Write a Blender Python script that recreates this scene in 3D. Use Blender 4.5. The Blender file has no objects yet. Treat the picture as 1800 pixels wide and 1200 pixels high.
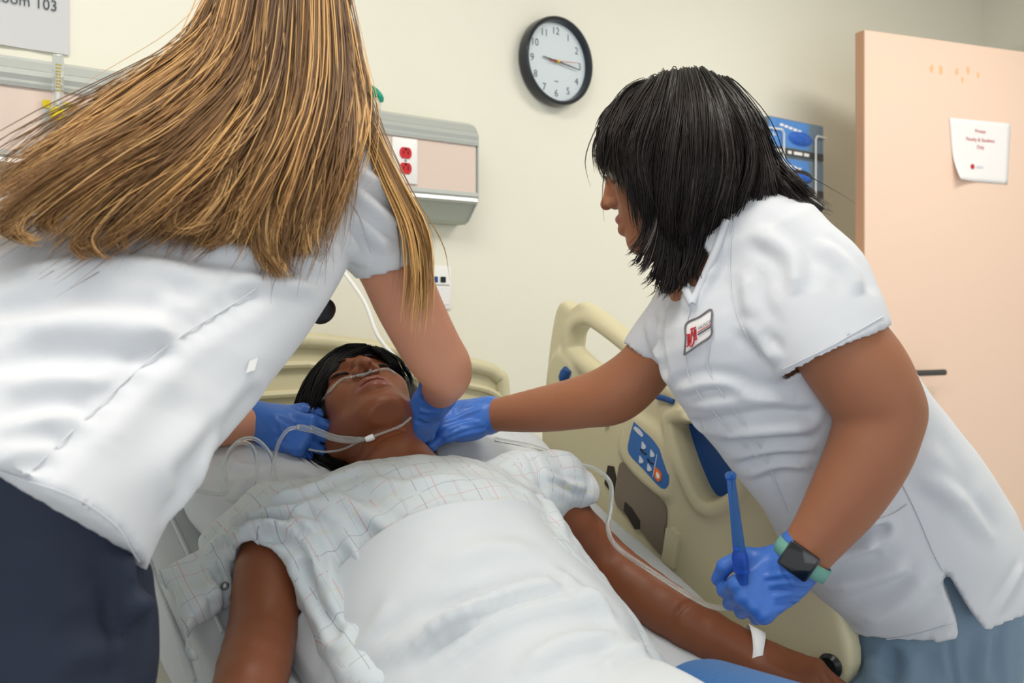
import bpy, bmesh, math, random
import numpy as np
from mathutils import Vector, Matrix, noise
from mathutils.bvhtree import BVHTree

# ------------------------------------------------------------------ camera, world, lights, exposure
scene = bpy.context.scene
COL = scene.collection
FPX, HOR = 1650.0, 541.0                 # focal length in pixels of the 1800x1200 frame, horizon row
CAM = np.array([0.0, -2.15, 1.17])       # head wall is the plane y = 0
YAW = math.atan2(0.613, 0.790)           # turned this far right of the head wall's normal
RV = np.array([math.cos(YAW), -math.sin(YAW), 0.0])
FV = np.array([math.sin(YAW), math.cos(YAW), 0.0])
UV_ = np.array([0.0, 0.0, 1.0])

cam_data = bpy.data.cameras.new('camera')
cam = bpy.data.objects.new('camera', cam_data)
COL.objects.link(cam)
cam.location = CAM
cam.rotation_euler = (math.pi / 2, 0, -YAW)
cam_data.sensor_width = 36.0
cam_data.sensor_fit = 'HORIZONTAL'
cam_data.lens = 36.0 * FPX / 1800.0
cam_data.shift_y = (HOR - 600.0) / 1800.0
cam_data.clip_start = 0.02
cam_data.dof.use_dof = True
cam_data.dof.focus_distance = 1.56
cam_data.dof.aperture_fstop = 5.0
scene.camera = cam

world = bpy.data.worlds.new('room_ambient')
scene.world = world
world.use_nodes = True
world.node_tree.nodes['Background'].inputs[0].default_value = (0.95, 0.98, 1.0, 1)
world.node_tree.nodes['Background'].inputs[1].default_value = 0.85

def area_light(name, loc, size, power, color, target=None, size_y=None):
    l = bpy.data.lights.new(name, 'AREA')
    l.energy = power
    l.color = color
    l.size = size
    if size_y:
        l.shape = 'RECTANGLE'
        l.size_y = size_y
    o = bpy.data.objects.new(name, l)
    COL.objects.link(o)
    o.location = loc
    if target is not None:
        o.rotation_euler = (Vector(target) - Vector(loc)).to_track_quat('-Z', 'Y').to_euler()
    return o

# two ceiling troffers and the daylight from a window behind the camera
area_light('ceiling_lamp', (2.7, -1.5, 2.66), 1.2, 23, (1.0, 0.95, 0.88), size_y=0.6)
area_light('ceiling_lamp', (0.35, -1.3, 2.66), 1.2, 21, (1.0, 0.95, 0.88), size_y=0.6)
area_light('window_daylight', (-1.3, -3.9, 1.9), 1.8, 9, (0.92, 0.96, 1.0), target=(1.1, -0.9, 0.9), size_y=1.6)

vs = scene.view_settings
vs.view_transform = 'Standard'
vs.look = 'None'
vs.exposure = 0.30
vs.gamma = 1.0
vs.use_curve_mapping = False

# ------------------------------------------------------------------ helpers: points
def P(px, py, d):
    """point seen at pixel (px, py) of the photograph at depth d metres"""
    r = (px - 900.0) / FPX * d
    u = (HOR - py) / FPX * d
    return CAM + RV * r + FV * d + UV_ * u

def proj(V):
    q = np.asarray(V, float) - CAM
    d = q @ FV
    return 900.0 + FPX * (q @ RV) / d, HOR - FPX * q[..., 2] / d, d

def on_x(px, py, x0):
    k = (px - 900.0) / FPX
    d = (x0 - CAM[0]) / (RV[0] * k + FV[0])
    return P(px, py, d)

def on_y(px, py, y0):
    k = (px - 900.0) / FPX
    d = (y0 - CAM[1]) / (RV[1] * k + FV[1])
    return P(px, py, d)

def unit(v):
    v = np.asarray(v, float)
    return v / (np.linalg.norm(v) + 1e-12)

def spline(pts, n):
    """catmull-rom through pts (k, m) resampled to n rows"""
    p = np.asarray(pts, float)
    k = len(p)
    if k == 2:
        t = np.linspace(0, 1, n)[:, None]
        return p[0] * (1 - t) + p[1] * t
    q = np.vstack([2 * p[0] - p[1], p, 2 * p[-1] - p[-2]])
    t = np.linspace(0, k - 1, n)
    i = np.clip(t.astype(int), 0, k - 2)
    f = (t - i)[:, None]
    a, b, c, d = q[i], q[i + 1], q[i + 2], q[i + 3]
    return 0.5 * (2 * b + (c - a) * f + (2 * a - 5 * b + 4 * c - d) * f ** 2 + (3 * b - a - 3 * c + d) * f ** 3)

# ------------------------------------------------------------------ helpers: materials
def lin(c):
    o = []
    for v in c:
        v /= 255.0
        o.append(v / 12.92 if v <= 0.04045 else ((v + 0.055) / 1.055) ** 2.4)
    return (o[0], o[1], o[2], 1.0)

def mat(name, rgb, rough=0.6, bump=0.0, bscale=200.0, spec=0.4, vary=0.0, vscale=6.0, sss=0.0, trans=0.0,
        metal=0.0, coat=0.0, attr=None, ior=1.45, sheen=0.0):
    m = bpy.data.materials.new(name)
    m.use_nodes = True
    nt = m.node_tree
    b = nt.nodes['Principled BSDF']
    b.inputs['Base Color'].default_value = lin(rgb)
    b.inputs['Roughness'].default_value = rough
    b.inputs['Specular IOR Level'].default_value = spec
    b.inputs['Metallic'].default_value = metal
    b.inputs['IOR'].default_value = ior
    if sss:
        b.inputs['Subsurface Weight'].default_value = sss
        b.inputs['Subsurface Radius'].default_value = (0.012, 0.005, 0.003)
        b.inputs['Subsurface Scale'].default_value = 0.6
    if trans:
        b.inputs['Transmission Weight'].default_value = trans
    if coat:
        b.inputs['Coat Weight'].default_value = coat
        b.inputs['Coat Roughness'].default_value = 0.12
    if sheen:
        b.inputs['Sheen Weight'].default_value = sheen
    tc = nt.nodes.new('ShaderNodeTexCoord')
    if attr:
        a = nt.nodes.new('ShaderNodeAttribute')
        a.attribute_name = attr
        nt.links.new(a.outputs['Color'], b.inputs['Base Color'])
    elif vary:
        n = nt.nodes.new('ShaderNodeTexNoise')
        n.inputs['Scale'].default_value = vscale
        n.inputs['Detail'].default_value = 5
        nt.links.new(tc.outputs['Object'], n.inputs['Vector'])
        r = nt.nodes.new('ShaderNodeMixRGB')
        c = lin(rgb)
        r.inputs[1].default_value = tuple(x * (1 - vary) for x in c[:3]) + (1,)
        r.inputs[2].default_value = tuple(min(1, x * (1 + vary)) for x in c[:3]) + (1,)
        nt.links.new(n.outputs['Fac'], r.inputs[0])
        nt.links.new(r.outputs[0], b.inputs['Base Color'])
    if bump:
        n = nt.nodes.new('ShaderNodeTexNoise')
        n.inputs['Scale'].default_value = bscale
        n.inputs['Detail'].default_value = 3
        nt.links.new(tc.outputs['Object'], n.inputs['Vector'])
        bp = nt.nodes.new('ShaderNodeBump')
        bp.inputs['Strength'].default_value = bump
        bp.inputs['Distance'].default_value = 0.003
        nt.links.new(n.outputs['Fac'], bp.inputs['Height'])
        nt.links.new(bp.outputs['Normal'], b.inputs['Normal'])
    return m

# ------------------------------------------------------------------ helpers: objects
def mesh_from(name, V, F, smooth=True):
    me = bpy.data.meshes.new(name)
    V = np.asarray(V, np.float32)
    if isinstance(F, np.ndarray):
        k = F.shape[1]
        me.vertices.add(len(V))
        me.vertices.foreach_set('co', V.ravel())
        me.loops.add(F.size)
        me.loops.foreach_set('vertex_index', F.astype(np.int32).ravel())
        me.polygons.add(len(F))
        me.polygons.foreach_set('loop_start', np.arange(0, F.size, k, dtype=np.int32))
        me.update(calc_edges=True)
        me.validate()
    else:
        me.from_pydata([tuple(v) for v in V], [], F)
        me.update()
    if smooth and len(me.polygons):
        me.polygons.foreach_set('use_smooth', [True] * len(me.polygons))
    return me

def adopt(o, parent):
    if parent is not None:
        o.parent = parent
        o.matrix_parent_inverse = parent.matrix_basis.inverted()

def obj(name, V, F, m, parent=None, smooth=True):
    """one mesh object from world-space vertices"""
    me = mesh_from(name, V, F, smooth)
    if m is not None:
        me.materials.append(m)
    o = bpy.data.objects.new(name, me)
    COL.objects.link(o)
    adopt(o, parent)
    return o

def obj_me(name, me, parent=None):
    o = bpy.data.objects.new(name, me)
    COL.objects.link(o)
    adopt(o, parent)
    return o

def tag(o, label, cat, group=None, kind=None):
    o['label'] = label
    o['category'] = cat
    if group:
        o['group'] = group
    if kind:
        o['kind'] = kind
    return o

def thing(name, label, cat, loc, group=None, kind=None):
    o = bpy.data.objects.new(name, None)
    COL.objects.link(o)
    o.location = loc
    o.matrix_basis = Matrix.Translation(Vector(loc))
    return tag(o, label, cat, group, kind)

def struct(o):
    o['kind'] = 'structure'
    return o

class MB:
    """collects simple shapes into one mesh"""
    def __init__(self):
        self.V, self.F = [], []
    def add(self, V, F):
        k = len(self.V)
        self.V += [tuple(v) for v in V]
        self.F += [tuple(int(i) + k for i in f) for f in F]
        return self
    def box(self, lo, hi, bev=0.0, M=None):
        bm = bmesh.new()
        bmesh.ops.create_cube(bm, size=1.0)
        for v in bm.verts:
            v.co = Vector([(lo[i] + hi[i]) / 2 + v.co[i] * (hi[i] - lo[i]) for i in range(3)])
        if bev:
            bmesh.ops.bevel(bm, geom=bm.edges[:], offset=bev, segments=2, profile=0.5, affect='EDGES')
        if M is not None:
            bm.transform(M)
        bm.verts.index_update()
        self.add([v.co[:] for v in bm.verts], [[v.index for v in f.verts] for f in bm.faces])
        bm.free()
        return self
    def prism(self, ring, off, back=None):
        """closed polygon ring (3D points) extruded by vector off"""
        n = len(ring)
        A = [np.asarray(p, float) for p in ring]
        B = [p + np.asarray(off, float) for p in A]
        F = [tuple(range(n))[::-1], tuple(range(n, 2 * n))] + [(i, (i + 1) % n, n + (i + 1) % n, n + i) for i in range(n)]
        return self.add(A + B, F)
    def lathe(self, prof, M, n=32):
        """profile [(r, h)] around local z, matrix M to world"""
        V, F = [], []
        for r, h in prof:
            for k in range(n):
                a = 2 * math.pi * k / n
                V.append((M @ Vector((r * math.cos(a), r * math.sin(a), h)))[:])
        m = len(prof)
        for i in range(m - 1):
            for k in range(n):
                F.append((i * n + k, i * n + (k + 1) % n, (i + 1) * n + (k + 1) % n, (i + 1) * n + k))
        F.append(tuple(range(n))[::-1])
        F.append(tuple(range((m - 1) * n, m * n)))
        return self.add(V, F)
    def tube(self, pts, r, n=8, res=None, cap=True, flat=None):
        V, F = tube_vf(pts, r, n, res, cap, flat)
        return self.add(V, F)
    def build(self, name, m, parent=None, smooth=False):
        o = obj(name, self.V, self.F, m, parent, smooth=smooth)
        if smooth == 'auto':
            o.data.set_sharp_from_angle(angle=math.radians(38))
        return o

def tube_vf(pts, r, n=8, res=None, cap=True, flat=None):
    p = np.asarray(pts, float)
    rr = np.full(len(p), r, float) if np.isscalar(r) else np.asarray(r, float)
    if res:
        q = spline(np.hstack([p, rr[:, None]]), res)
        p, rr = q[:, :3], q[:, 3]
    T = np.gradient(p, axis=0)
    T /= np.linalg.norm(T, axis=1)[:, None] + 1e-12
    nrm = np.cross(T[0], [0, 0, 1.0])
    if np.linalg.norm(nrm) < 0.1:
        nrm = np.cross(T[0], [0, 1.0, 0])
    if flat is not None:
        nrm = np.asarray(flat[0], float)
    V = []
    for i in range(len(p)):
        nrm = unit(nrm - T[i] * np.dot(nrm, T[i]))
        bn = np.cross(T[i], nrm)
        for k in range(n):
            a = 2 * math.pi * k / n
            sc = flat[1] if flat is not None else 1.0
            V.append(p[i] + rr[i] * (math.cos(a) * nrm * sc + math.sin(a) * bn))
    F = []
    for i in range(len(p) - 1):
        for k in range(n):
            F.append((i * n + k, i * n + (k + 1) % n, (i + 1) * n + (k + 1) % n, (i + 1) * n + k))
    if cap:
        F.append(tuple(range(n))[::-1])
        F.append(tuple(range((len(p) - 1) * n, len(p) * n)))
    return V, F

# ------------------------------------------------------------------ helpers: implicit surfaces for bodies, cloth, moulded plastic
class Field:
    def __init__(self, lo, hi, h):
        self.lo = np.asarray(lo, float)
        self.h = h
        self.n = np.ceil((np.asarray(hi, float) - self.lo) / h).astype(int) + 1
        self.ax = [self.lo[i] + h * np.arange(self.n[i]) for i in range(3)]
        self.v = np.full(self.n, 0.5, np.float32)
    def sub(self, lo, hi, pad):
        s = []
        for i in range(3):
            a = int(max(0, math.floor((lo[i] - pad - self.lo[i]) / self.h)))
            b = int(min(self.n[i], math.ceil((hi[i] + pad - self.lo[i]) / self.h) + 1))
            s.append(slice(a, max(a, b)))
        X = self.ax[0][s[0]][:, None, None]
        Y = self.ax[1][s[1]][None, :, None]
        Z = self.ax[2][s[2]][None, None, :]
        return tuple(s), X, Y, Z
    def mix(self, s, d, k, op):
        c = self.v[s]
        if c.size == 0:
            return
        d = d.astype(np.float32)
        if op == 'add':
            if k > 0:
                e = np.clip(0.5 + 0.5 * (c - d) / k, 0, 1)
                self.v[s] = c * (1 - e) + d * e - k * e * (1 - e)
            else:
                self.v[s] = np.minimum(c, d)
        elif op == 'cut':
            if k > 0:
                e = np.clip(0.5 - 0.5 * (c + d) / k, 0, 1)
                self.v[s] = c * (1 - e) - d * e + k * e * (1 - e)
            else:
                self.v[s] = np.maximum(c, -d)
    def cap(self, a, b, ra, rb=None, k=0.01, op='add'):
        a = np.asarray(a, float); b = np.asarray(b, float)
        rb = ra if rb is None else rb
        R = max(ra, rb)
        s, X, Y, Z = self.sub(np.minimum(a, b) - R, np.maximum(a, b) + R, k + 2 * self.h)
        ba = b - a
        L = float(ba @ ba) + 1e-12
        t = np.clip(((X - a[0]) * ba[0] + (Y - a[1]) * ba[1] + (Z - a[2]) * ba[2]) / L, 0, 1)
        d = np.sqrt((X - a[0] - ba[0] * t) ** 2 + (Y - a[1] - ba[1] * t) ** 2 + (Z - a[2] - ba[2] * t) ** 2) - (ra + (rb - ra) * t)
        self.mix(s, d, k, op)
    def chain(self, pts, k=0.01, op='add', res=None):
        """pts rows (point, radius); a tapered limb"""
        A = np.array([list(p[0]) + [p[1]] for p in pts], float)
        if res:
            A = spline(A, res)
        for i in range(len(A) - 1):
            self.cap(A[i, :3], A[i + 1, :3], A[i, 3], A[i + 1, 3], k if i == 0 else min(k, 0.006), op)
    def ell(self, c, r, M=None, k=0.01, op='add'):
        c = np.asarray(c, float); r = np.asarray(r, float)
        M = np.eye(3) if M is None else np.asarray(M, float)
        R = np.abs(M) @ r                                     # columns of M are the local axes
        s, X, Y, Z = self.sub(c - R, c + R, k + 2 * self.h)
        x, y, z = X - c[0], Y - c[1], Z - c[2]
        k0 = 0; k1 = 0
        for i in range(3):
            q = x * M[0, i] + y * M[1, i] + z * M[2, i]
            k0 = k0 + (q / r[i]) ** 2
            k1 = k1 + (q / r[i] ** 2) ** 2
        k0 = np.sqrt(k0); k1 = np.sqrt(k1) + 1e-9
        self.mix(s, k0 * (k0 - 1) / k1, k, op)
    def box(self, c, r, M=None, rad=0.01, k=0.01, op='add'):
        c = np.asarray(c, float)
        M = np.eye(3) if M is None else np.asarray(M, float)
        R = np.abs(M) @ np.asarray(r, float)
        s, X, Y, Z = self.sub(c - R, c + R, k + 2 * self.h)
        x, y, z = X - c[0], Y - c[1], Z - c[2]
        o = 0; ins = None
        for i in range(3):
            q = np.abs(x * M[0, i] + y * M[1, i] + z * M[2, i]) - (r[i] - rad)
            o = o + np.maximum(q, 0) ** 2
            ins = q if ins is None else np.maximum(ins, q)
        self.mix(s, np.sqrt(o) + np.minimum(ins, 0) - rad, k, op)
    def loft(self, rings, k=0.01, op='add', grow=0.0, res=None, power=2.0):
        """rings: rows of centre(3) h(3) t(3): half-axes of an ellipse as vectors"""
        A = np.array(rings, float)
        if res:
            A = spline(A, res)
        ext = np.abs(A[:, 3:6]) + np.abs(A[:, 6:9]) + abs(grow) + 0.02
        s, X, Y, Z = self.sub((A[:, :3] - ext).min(0), (A[:, :3] + ext).max(0), k + 2 * self.h)
        best = None
        for i in range(len(A) - 1):
            c0, c1 = A[i, :3], A[i + 1, :3]
            ba = c1 - c0
            L = float(ba @ ba) + 1e-12
            # parameter from planes of the rings (their normals), so slanted rings loft straight
            n0 = unit(np.cross(A[i, 3:6], A[i, 6:9])); n1 = unit(np.cross(A[i + 1, 3:6], A[i + 1, 6:9]))
            if n0 @ ba < 0: n0 = -n0
            if n1 @ ba < 0: n1 = -n1
            d0 = (X - c0[0]) * n0[0] + (Y - c0[1]) * n0[1] + (Z - c0[2]) * n0[2]
            d1 = -((X - c1[0]) * n1[0] + (Y - c1[1]) * n1[1] + (Z - c1[2]) * n1[2])
            t = np.clip(d0 / np.where(np.abs(d0 + d1) < 1e-5, 1e-5, d0 + d1), 0, 1)
            t = np.where(d0 < 0, 0, np.where(d1 < 0, 1, t))
            over = np.maximum(np.maximum(-d0, -d1), 0)
            hv = [A[i, 3 + j] + (A[i + 1, 3 + j] - A[i, 3 + j]) * t for j in range(3)]
            tv = [A[i, 6 + j] + (A[i + 1, 6 + j] - A[i, 6 + j]) * t for j in range(3)]
            ha = np.sqrt(hv[0] ** 2 + hv[1] ** 2 + hv[2] ** 2)
            ta = np.sqrt(tv[0] ** 2 + tv[1] ** 2 + tv[2] ** 2)
            q = [X - c0[0] - ba[0] * t, Y - c0[1] - ba[1] * t, Z - c0[2] - ba[2] * t]
            u = (q[0] * hv[0] + q[1] * hv[1] + q[2] * hv[2]) / ha
            w = (q[0] * tv[0] + q[1] * tv[1] + q[2] * tv[2]) / ta
            ka = np.abs(u) / (ha + grow); kb = np.abs(w) / (ta + grow)
            kk = (ka ** power + kb ** power) ** (1.0 / power)
            g = np.sqrt((u / (ha + grow) ** 2) ** 2 + (w / (ta + grow) ** 2) ** 2) + 1e-6
            rr = np.sqrt(ka ** 2 + kb ** 2) + 1e-6
            d = (kk - 1) * rr / g
            d = np.maximum(d, -np.minimum(ha, ta) - grow)
            d = np.where(over > 0, np.sqrt(np.maximum(d, 0) ** 2 + over ** 2), d)
            best = d if best is None else np.minimum(best, d)
        self.mix(s, best, k, op)
    def plane(self, o, n, k=0.0):
        """keep the side the normal points away from"""
        n = unit(n); o = np.asarray(o, float)
        X = self.ax[0][:, None, None]; Y = self.ax[1][None, :, None]; Z = self.ax[2][None, None, :]
        d = (X - o[0]) * n[0] + (Y - o[1]) * n[1] + (Z - o[2]) * n[2]
        self.mix((slice(None),) * 3, -d + 0 * self.v, k, 'cut')
    def mesh(self, smooth=2):
        v = self.v.copy()
        v[0], v[-1], v[:, 0], v[:, -1], v[:, :, 0], v[:, :, -1] = 1, 1, 1, 1, 1, 1
        ins = v < 0
        cnt = np.zeros(np.array(v.shape) - 1, np.uint8)
        for i in (0, 1):
            for j in (0, 1):
                for k in (0, 1):
                    cnt += ins[i:ins.shape[0] - 1 + i, j:ins.shape[1] - 1 + j, k:ins.shape[2] - 1 + k]
        act = np.argwhere((cnt > 0) & (cnt < 8))
        idx = np.full(cnt.shape, -1, np.int32)
        idx[act[:, 0], act[:, 1], act[:, 2]] = np.arange(len(act))
        C = {}
        for i in (0, 1):
            for j in (0, 1):
                for k in (0, 1):
                    C[i, j, k] = v[act[:, 0] + i, act[:, 1] + j, act[:, 2] + k]
        acc = np.zeros((len(act), 3)); num = np.zeros(len(act))
        for axis in range(3):
            for a in (0, 1):
                for b in (0, 1):
                    p0 = [0, 0, 0]; o = [x for x in range(3) if x != axis]
                    p0[o[0]], p0[o[1]] = a, b
                    p1 = list(p0); p1[axis] = 1
                    f0, f1 = C[tuple(p0)], C[tuple(p1)]
                    m = (f0 < 0) != (f1 < 0)
                    t = np.where(m, f0 / np.where(m, f0 - f1, 1), 0)
                    pt = np.tile(np.array(p0, float), (len(act), 1))
                    pt[:, axis] = t
                    acc[m] += pt[m]; num[m] += 1
        V = self.lo + self.h * (act + acc / num[:, None])
        Q = []
        for axis in range(3):
            o = [x for x in range(3) if x != axis]
            sl0 = [slice(1, -1)] * 3; sl1 = [slice(1, -1)] * 3
            sl0[axis] = slice(0, -1); sl1[axis] = slice(1, None)
            A0, A1 = ins[tuple(sl0)], ins[tuple(sl1)]
            e = np.argwhere(A0 != A1)
            if not len(e):
                continue
            flip = A0[e[:, 0], e[:, 1], e[:, 2]]
            base = e.copy()
            base[:, o[0]] += 1; base[:, o[1]] += 1
            def cell(da, db):
                c = base.copy(); c[:, o[0]] -= da; c[:, o[1]] -= db
                return idx[c[:, 0], c[:, 1], c[:, 2]]
            q = np.stack([cell(1, 1), cell(0, 1), cell(0, 0), cell(1, 0)], 1)
            if axis == 1:
                flip = ~flip
            q[~flip] = q[~flip][:, ::-1]
            Q.append(q)
        F = np.vstack(Q)
        F = F[(F >= 0).all(1)]
        return relax(V, F, smooth), F

def relax(V, F, it, lam=0.5):
    E = np.vstack([F[:, [i, (i + 1) % F.shape[1]]] for i in range(F.shape[1])])
    n = len(V)
    deg = np.bincount(E[:, 0], minlength=n) + np.bincount(E[:, 1], minlength=n) + 1e-9
    for k in range(it):
        for l in ((lam,) if it <= 2 else (lam, -lam * 0.94)):
            S = np.stack([np.bincount(E[:, 0], V[E[:, 1], c], n) + np.bincount(E[:, 1], V[E[:, 0], c], n) for c in range(3)], 1)
            V = V + l * (S / deg[:, None] - V)
    return V

def normals(V, F):
    a = V[F[:, 2]] - V[F[:, 0]]; b = V[F[:, 3]] - V[F[:, 1]]
    fn = np.cross(a, b)
    N = np.zeros_like(V)
    for c in range(F.shape[1]):
        for k in range(3):
            N[:, k] += np.bincount(F[:, c], fn[:, k], len(V))
    return N / (np.linalg.norm(N, axis=1)[:, None] + 1e-12)

def ring(pl, pr, dl, dr, thick, down=0.0):
    """ellipse whose two ends are seen at pixels pl and pr; thick = half depth, down = how far its near side drops"""
    A, B = P(pl[0], pl[1], dl), P(pr[0], pr[1], dr)
    c = (A + B) / 2; h = (B - A) / 2
    view = unit(c - CAM)
    t = -view - unit(h) * np.dot(-view, unit(h))
    t = unit(t) * thick + np.array([0, 0, -down])
    return list(c) + list(h) + list(t)

def bvh(V, F):
    return BVHTree.FromPolygons([tuple(v) for v in V], [tuple(int(i) for i in f) for f in F])

def surf(tree, px, py, fallback=None, off=0.0):
    """first point of a surface along the sight line through a pixel, pushed out by off"""
    d = unit(P(px, py, 1.0) - CAM)
    loc, nor, i, dist = tree.ray_cast(Vector(CAM), Vector(d))
    if loc is None:
        if fallback is None:
            return None
        q = P(px, py, fallback)
        loc, nor, i, dist = tree.find_nearest(Vector(q))
        return q if dist > 0.06 else np.array(q)
    n = np.array(nor)
    if n @ d > 0: n = -n
    return np.array(loc) + n * off

def folds(V, F, lines, tree=None):
    """raise soft folds or press seams along lines given as ((px, py), ...), width, height"""
    tree = tree or bvh(V, F)
    N = normals(V, F)
    D = np.zeros(len(V))
    for pts, w, amp in lines:
        q = spline(np.array(pts, float), 26)
        S = [surf(tree, a, b) for a, b in q]
        S = np.array([s for s in S if s is not None])
        if len(S) < 4:
            continue
        lo, hi = S.min(0) - 4 * w, S.max(0) + 4 * w
        m = np.where(((V > lo) & (V < hi)).all(1))[0]
        if not len(m):
            continue
        dd = np.full(len(m), 9.0); tt = np.zeros(len(m))
        for i in range(len(S)):
            e = np.linalg.norm(V[m] - S[i], axis=1)
            b = e < dd
            dd[b] = e[b]; tt[b] = i / (len(S) - 1)
        taper = np.clip(np.minimum(tt, 1 - tt) * 5, 0.0, 1) if amp > 0 else 1.0
        x = dd / w
        D[m] += amp * taper * (np.exp(-x ** 2) - 0.45 * np.exp(-((x - 1.7) / 0.9) ** 2))
    return V + N * D[:, None]

def seam_line(name, tree, pts, m, parent, r=0.0010, fb=1.3):
    """a stitched seam lying on a cloth surface"""
    q = [surf(tree, a, b, None, 0.0016) for a, b in spline(np.array(pts, float), 40)]
    q = [p for p in q if p is not None]
    if len(q) < 5:
        return None
    q = np.array(q)
    for _ in range(3):
        q[1:-1] = 0.25 * q[:-2] + 0.5 * q[1:-1] + 0.25 * q[2:]
    return MB().tube(q, r, 6).build(name, m, parent, smooth='auto')

def wob(V, F, scale, amp, seed=0):
    """slow uneven swell of cloth"""
    N = normals(V, F)
    s = np.array([noise.noise(Vector(v) * scale + Vector((seed, seed * 2.3, 0))) for v in V])
    return V + N * (s * amp)[:, None]

# ------------------------------------------------------------------ materials
M_wall = mat('wall_paint', (234, 231, 216), 0.75, bump=0.12, bscale=90, vary=0.02, vscale=3)
M_ceil = mat('ceiling_paint', (235, 235, 228), 0.9)
M_door = mat('door_laminate', (238, 208, 188), 0.35, spec=0.5)
M_dooredge = mat('door_edge', (205, 160, 128), 0.5)
M_trim = mat('trim_paint', (222, 218, 200), 0.5)
M_base = mat('baseboard_vinyl', (120, 88, 58), 0.5)
M_alu = mat('aluminium_trim', (190, 194, 190), 0.32, metal=0.35)
M_endcap = mat('headwall_body', (180, 186, 174), 0.5)
M_panel = mat('headwall_laminate', (224, 204, 192), 0.55, vary=0.02)
M_white = mat('white_plastic', (240, 240, 238), 0.35)
M_red = mat('red_receptacle', (205, 38, 48), 0.4)
M_black = mat('black_plastic', (22, 24, 28), 0.3)
M_clockrim = mat('clock_rim', (28, 33, 42), 0.28, coat=0.3)
M_clockface = mat('clock_face', (206, 216, 222), 0.5)
M_ink = mat('print_ink', (72, 82, 88), 0.6)
M_redink = mat('red_ink', (190, 40, 50), 0.6)
M_paper = mat('paper', (238, 236, 236), 0.8)
M_sleeve = mat('plastic_sleeve', (206, 206, 208), 0.12, coat=0.6)
M_clear = mat('clear_plastic', (244, 246, 244), 0.06, trans=0.92, ior=1.3)
M_yellow = mat('yellow_label', (226, 204, 20), 0.45)
M_teal = mat('teal_plastic', (22, 150, 122), 0.35)
M_beige = mat('bed_plastic', (206, 198, 164), 0.38, spec=0.45, vary=0.012, vscale=20)
M_brown = mat('taupe_plastic', (124, 112, 98), 0.4)
M_darkhole = mat('dark_recess', (52, 46, 40), 0.6)
M_bedblue = mat('bed_blue', (32, 78, 142), 0.35)
M_ctrl = mat('control_panel_blue', (58, 108, 172), 0.4)
M_orange = mat('orange_button', (240, 112, 34), 0.45)
M_btn = mat('grey_button', (206, 212, 220), 0.4)
M_steel = mat('steel_frame', (150, 152, 150), 0.35, metal=0.8)
M_linen = mat('bed_linen', (200, 204, 208), 0.85, bump=0.08, bscale=500, sheen=0.1)
M_boxblue = mat('glove_box_blue', (86, 140, 208), 0.45, vary=0.12, vscale=25)
M_boxgrey = mat('glove_box_grey', (112, 130, 146), 0.5, vary=0.12, vscale=30)
M_boxband = mat('glove_box_band', (62, 66, 66), 0.5)
M_nitrile = mat('nitrile_blue', (44, 98, 190), 0.42, spec=0.5, bump=0.10, bscale=120)
M_wire = mat('white_wire', (232, 232, 226), 0.4)

def floor_mat():
    m = mat('floor_vinyl', (205, 208, 208), 0.35, vary=0.08, vscale=140)
    return m
M_floor = floor_mat()

def text_vf(body, size=1.0):
    """flat outline mesh of a word, baseline at origin, units of cap size"""
    cu = bpy.data.curves.new('lettering', 'FONT')
    cu.body = body
    cu.size = size
    cu.resolution_u = 3
    o = bpy.data.objects.new('lettering', cu)
    COL.objects.link(o)
    dg = bpy.context.evaluated_depsgraph_get()
    me = bpy.data.meshes.new_from_object(o.evaluated_get(dg))
    V = np.array([v.co[:] for v in me.vertices]).reshape(-1, 3)
    F = [tuple(p.vertices) for p in me.polygons]
    bpy.data.objects.remove(o)
    bpy.data.curves.remove(cu)
    bpy.data.meshes.remove(me)
    return V, F

def text_at(name, body, origin, right, up, cap, m, parent, align='C', off=(0, 0, 0), width=None):
    """lettering set on a flat surface: cap height in metres"""
    V, F = text_vf(body)
    if not len(V):
        return None
    s = cap / 0.69
    w = V[:, 0].max() - V[:, 0].min()
    sx = s if width is None else width / w
    x = (V[:, 0] - V[:, 0].min()) * sx
    if align == 'C':
        x = x - w * sx / 2
    y = V[:, 1] * s
    W = np.asarray(origin) + np.outer(x, right) + np.outer(y, up) + np.asarray(off)
    return obj(name, W, F, m, parent, smooth=False)

X1, Y1, Z1 = np.eye(3)

# ------------------------------------------------------------------ the room
XR = 4.49
struct(MB().box((-3.2, 0, 0), (XR + 0.1, 0.12, 2.72)).build('wall_back', M_wall))
struct(MB().box((XR, -5.2, 0), (XR + 0.12, 0, 2.72)).build('wall_right', M_wall))
struct(MB().box((-3.2, -5.2, -0.05), (XR + 0.1, 0, 0)).build('floor', M_floor))
struct(MB().box((-3.2, -5.2, 2.72), (XR + 0.1, 0.12, 2.8)).build('ceiling', M_ceil))
struct(MB().box((-3.2, -0.012, 0), (XR, -0.0005, 0.1), 0.003).build('baseboard_back', M_base))
struct(MB().box((XR - 0.045, -1.25, 0), (XR - 0.0005, -0.11, 2.35), 0.006).build('trim_1', M_trim))

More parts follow.
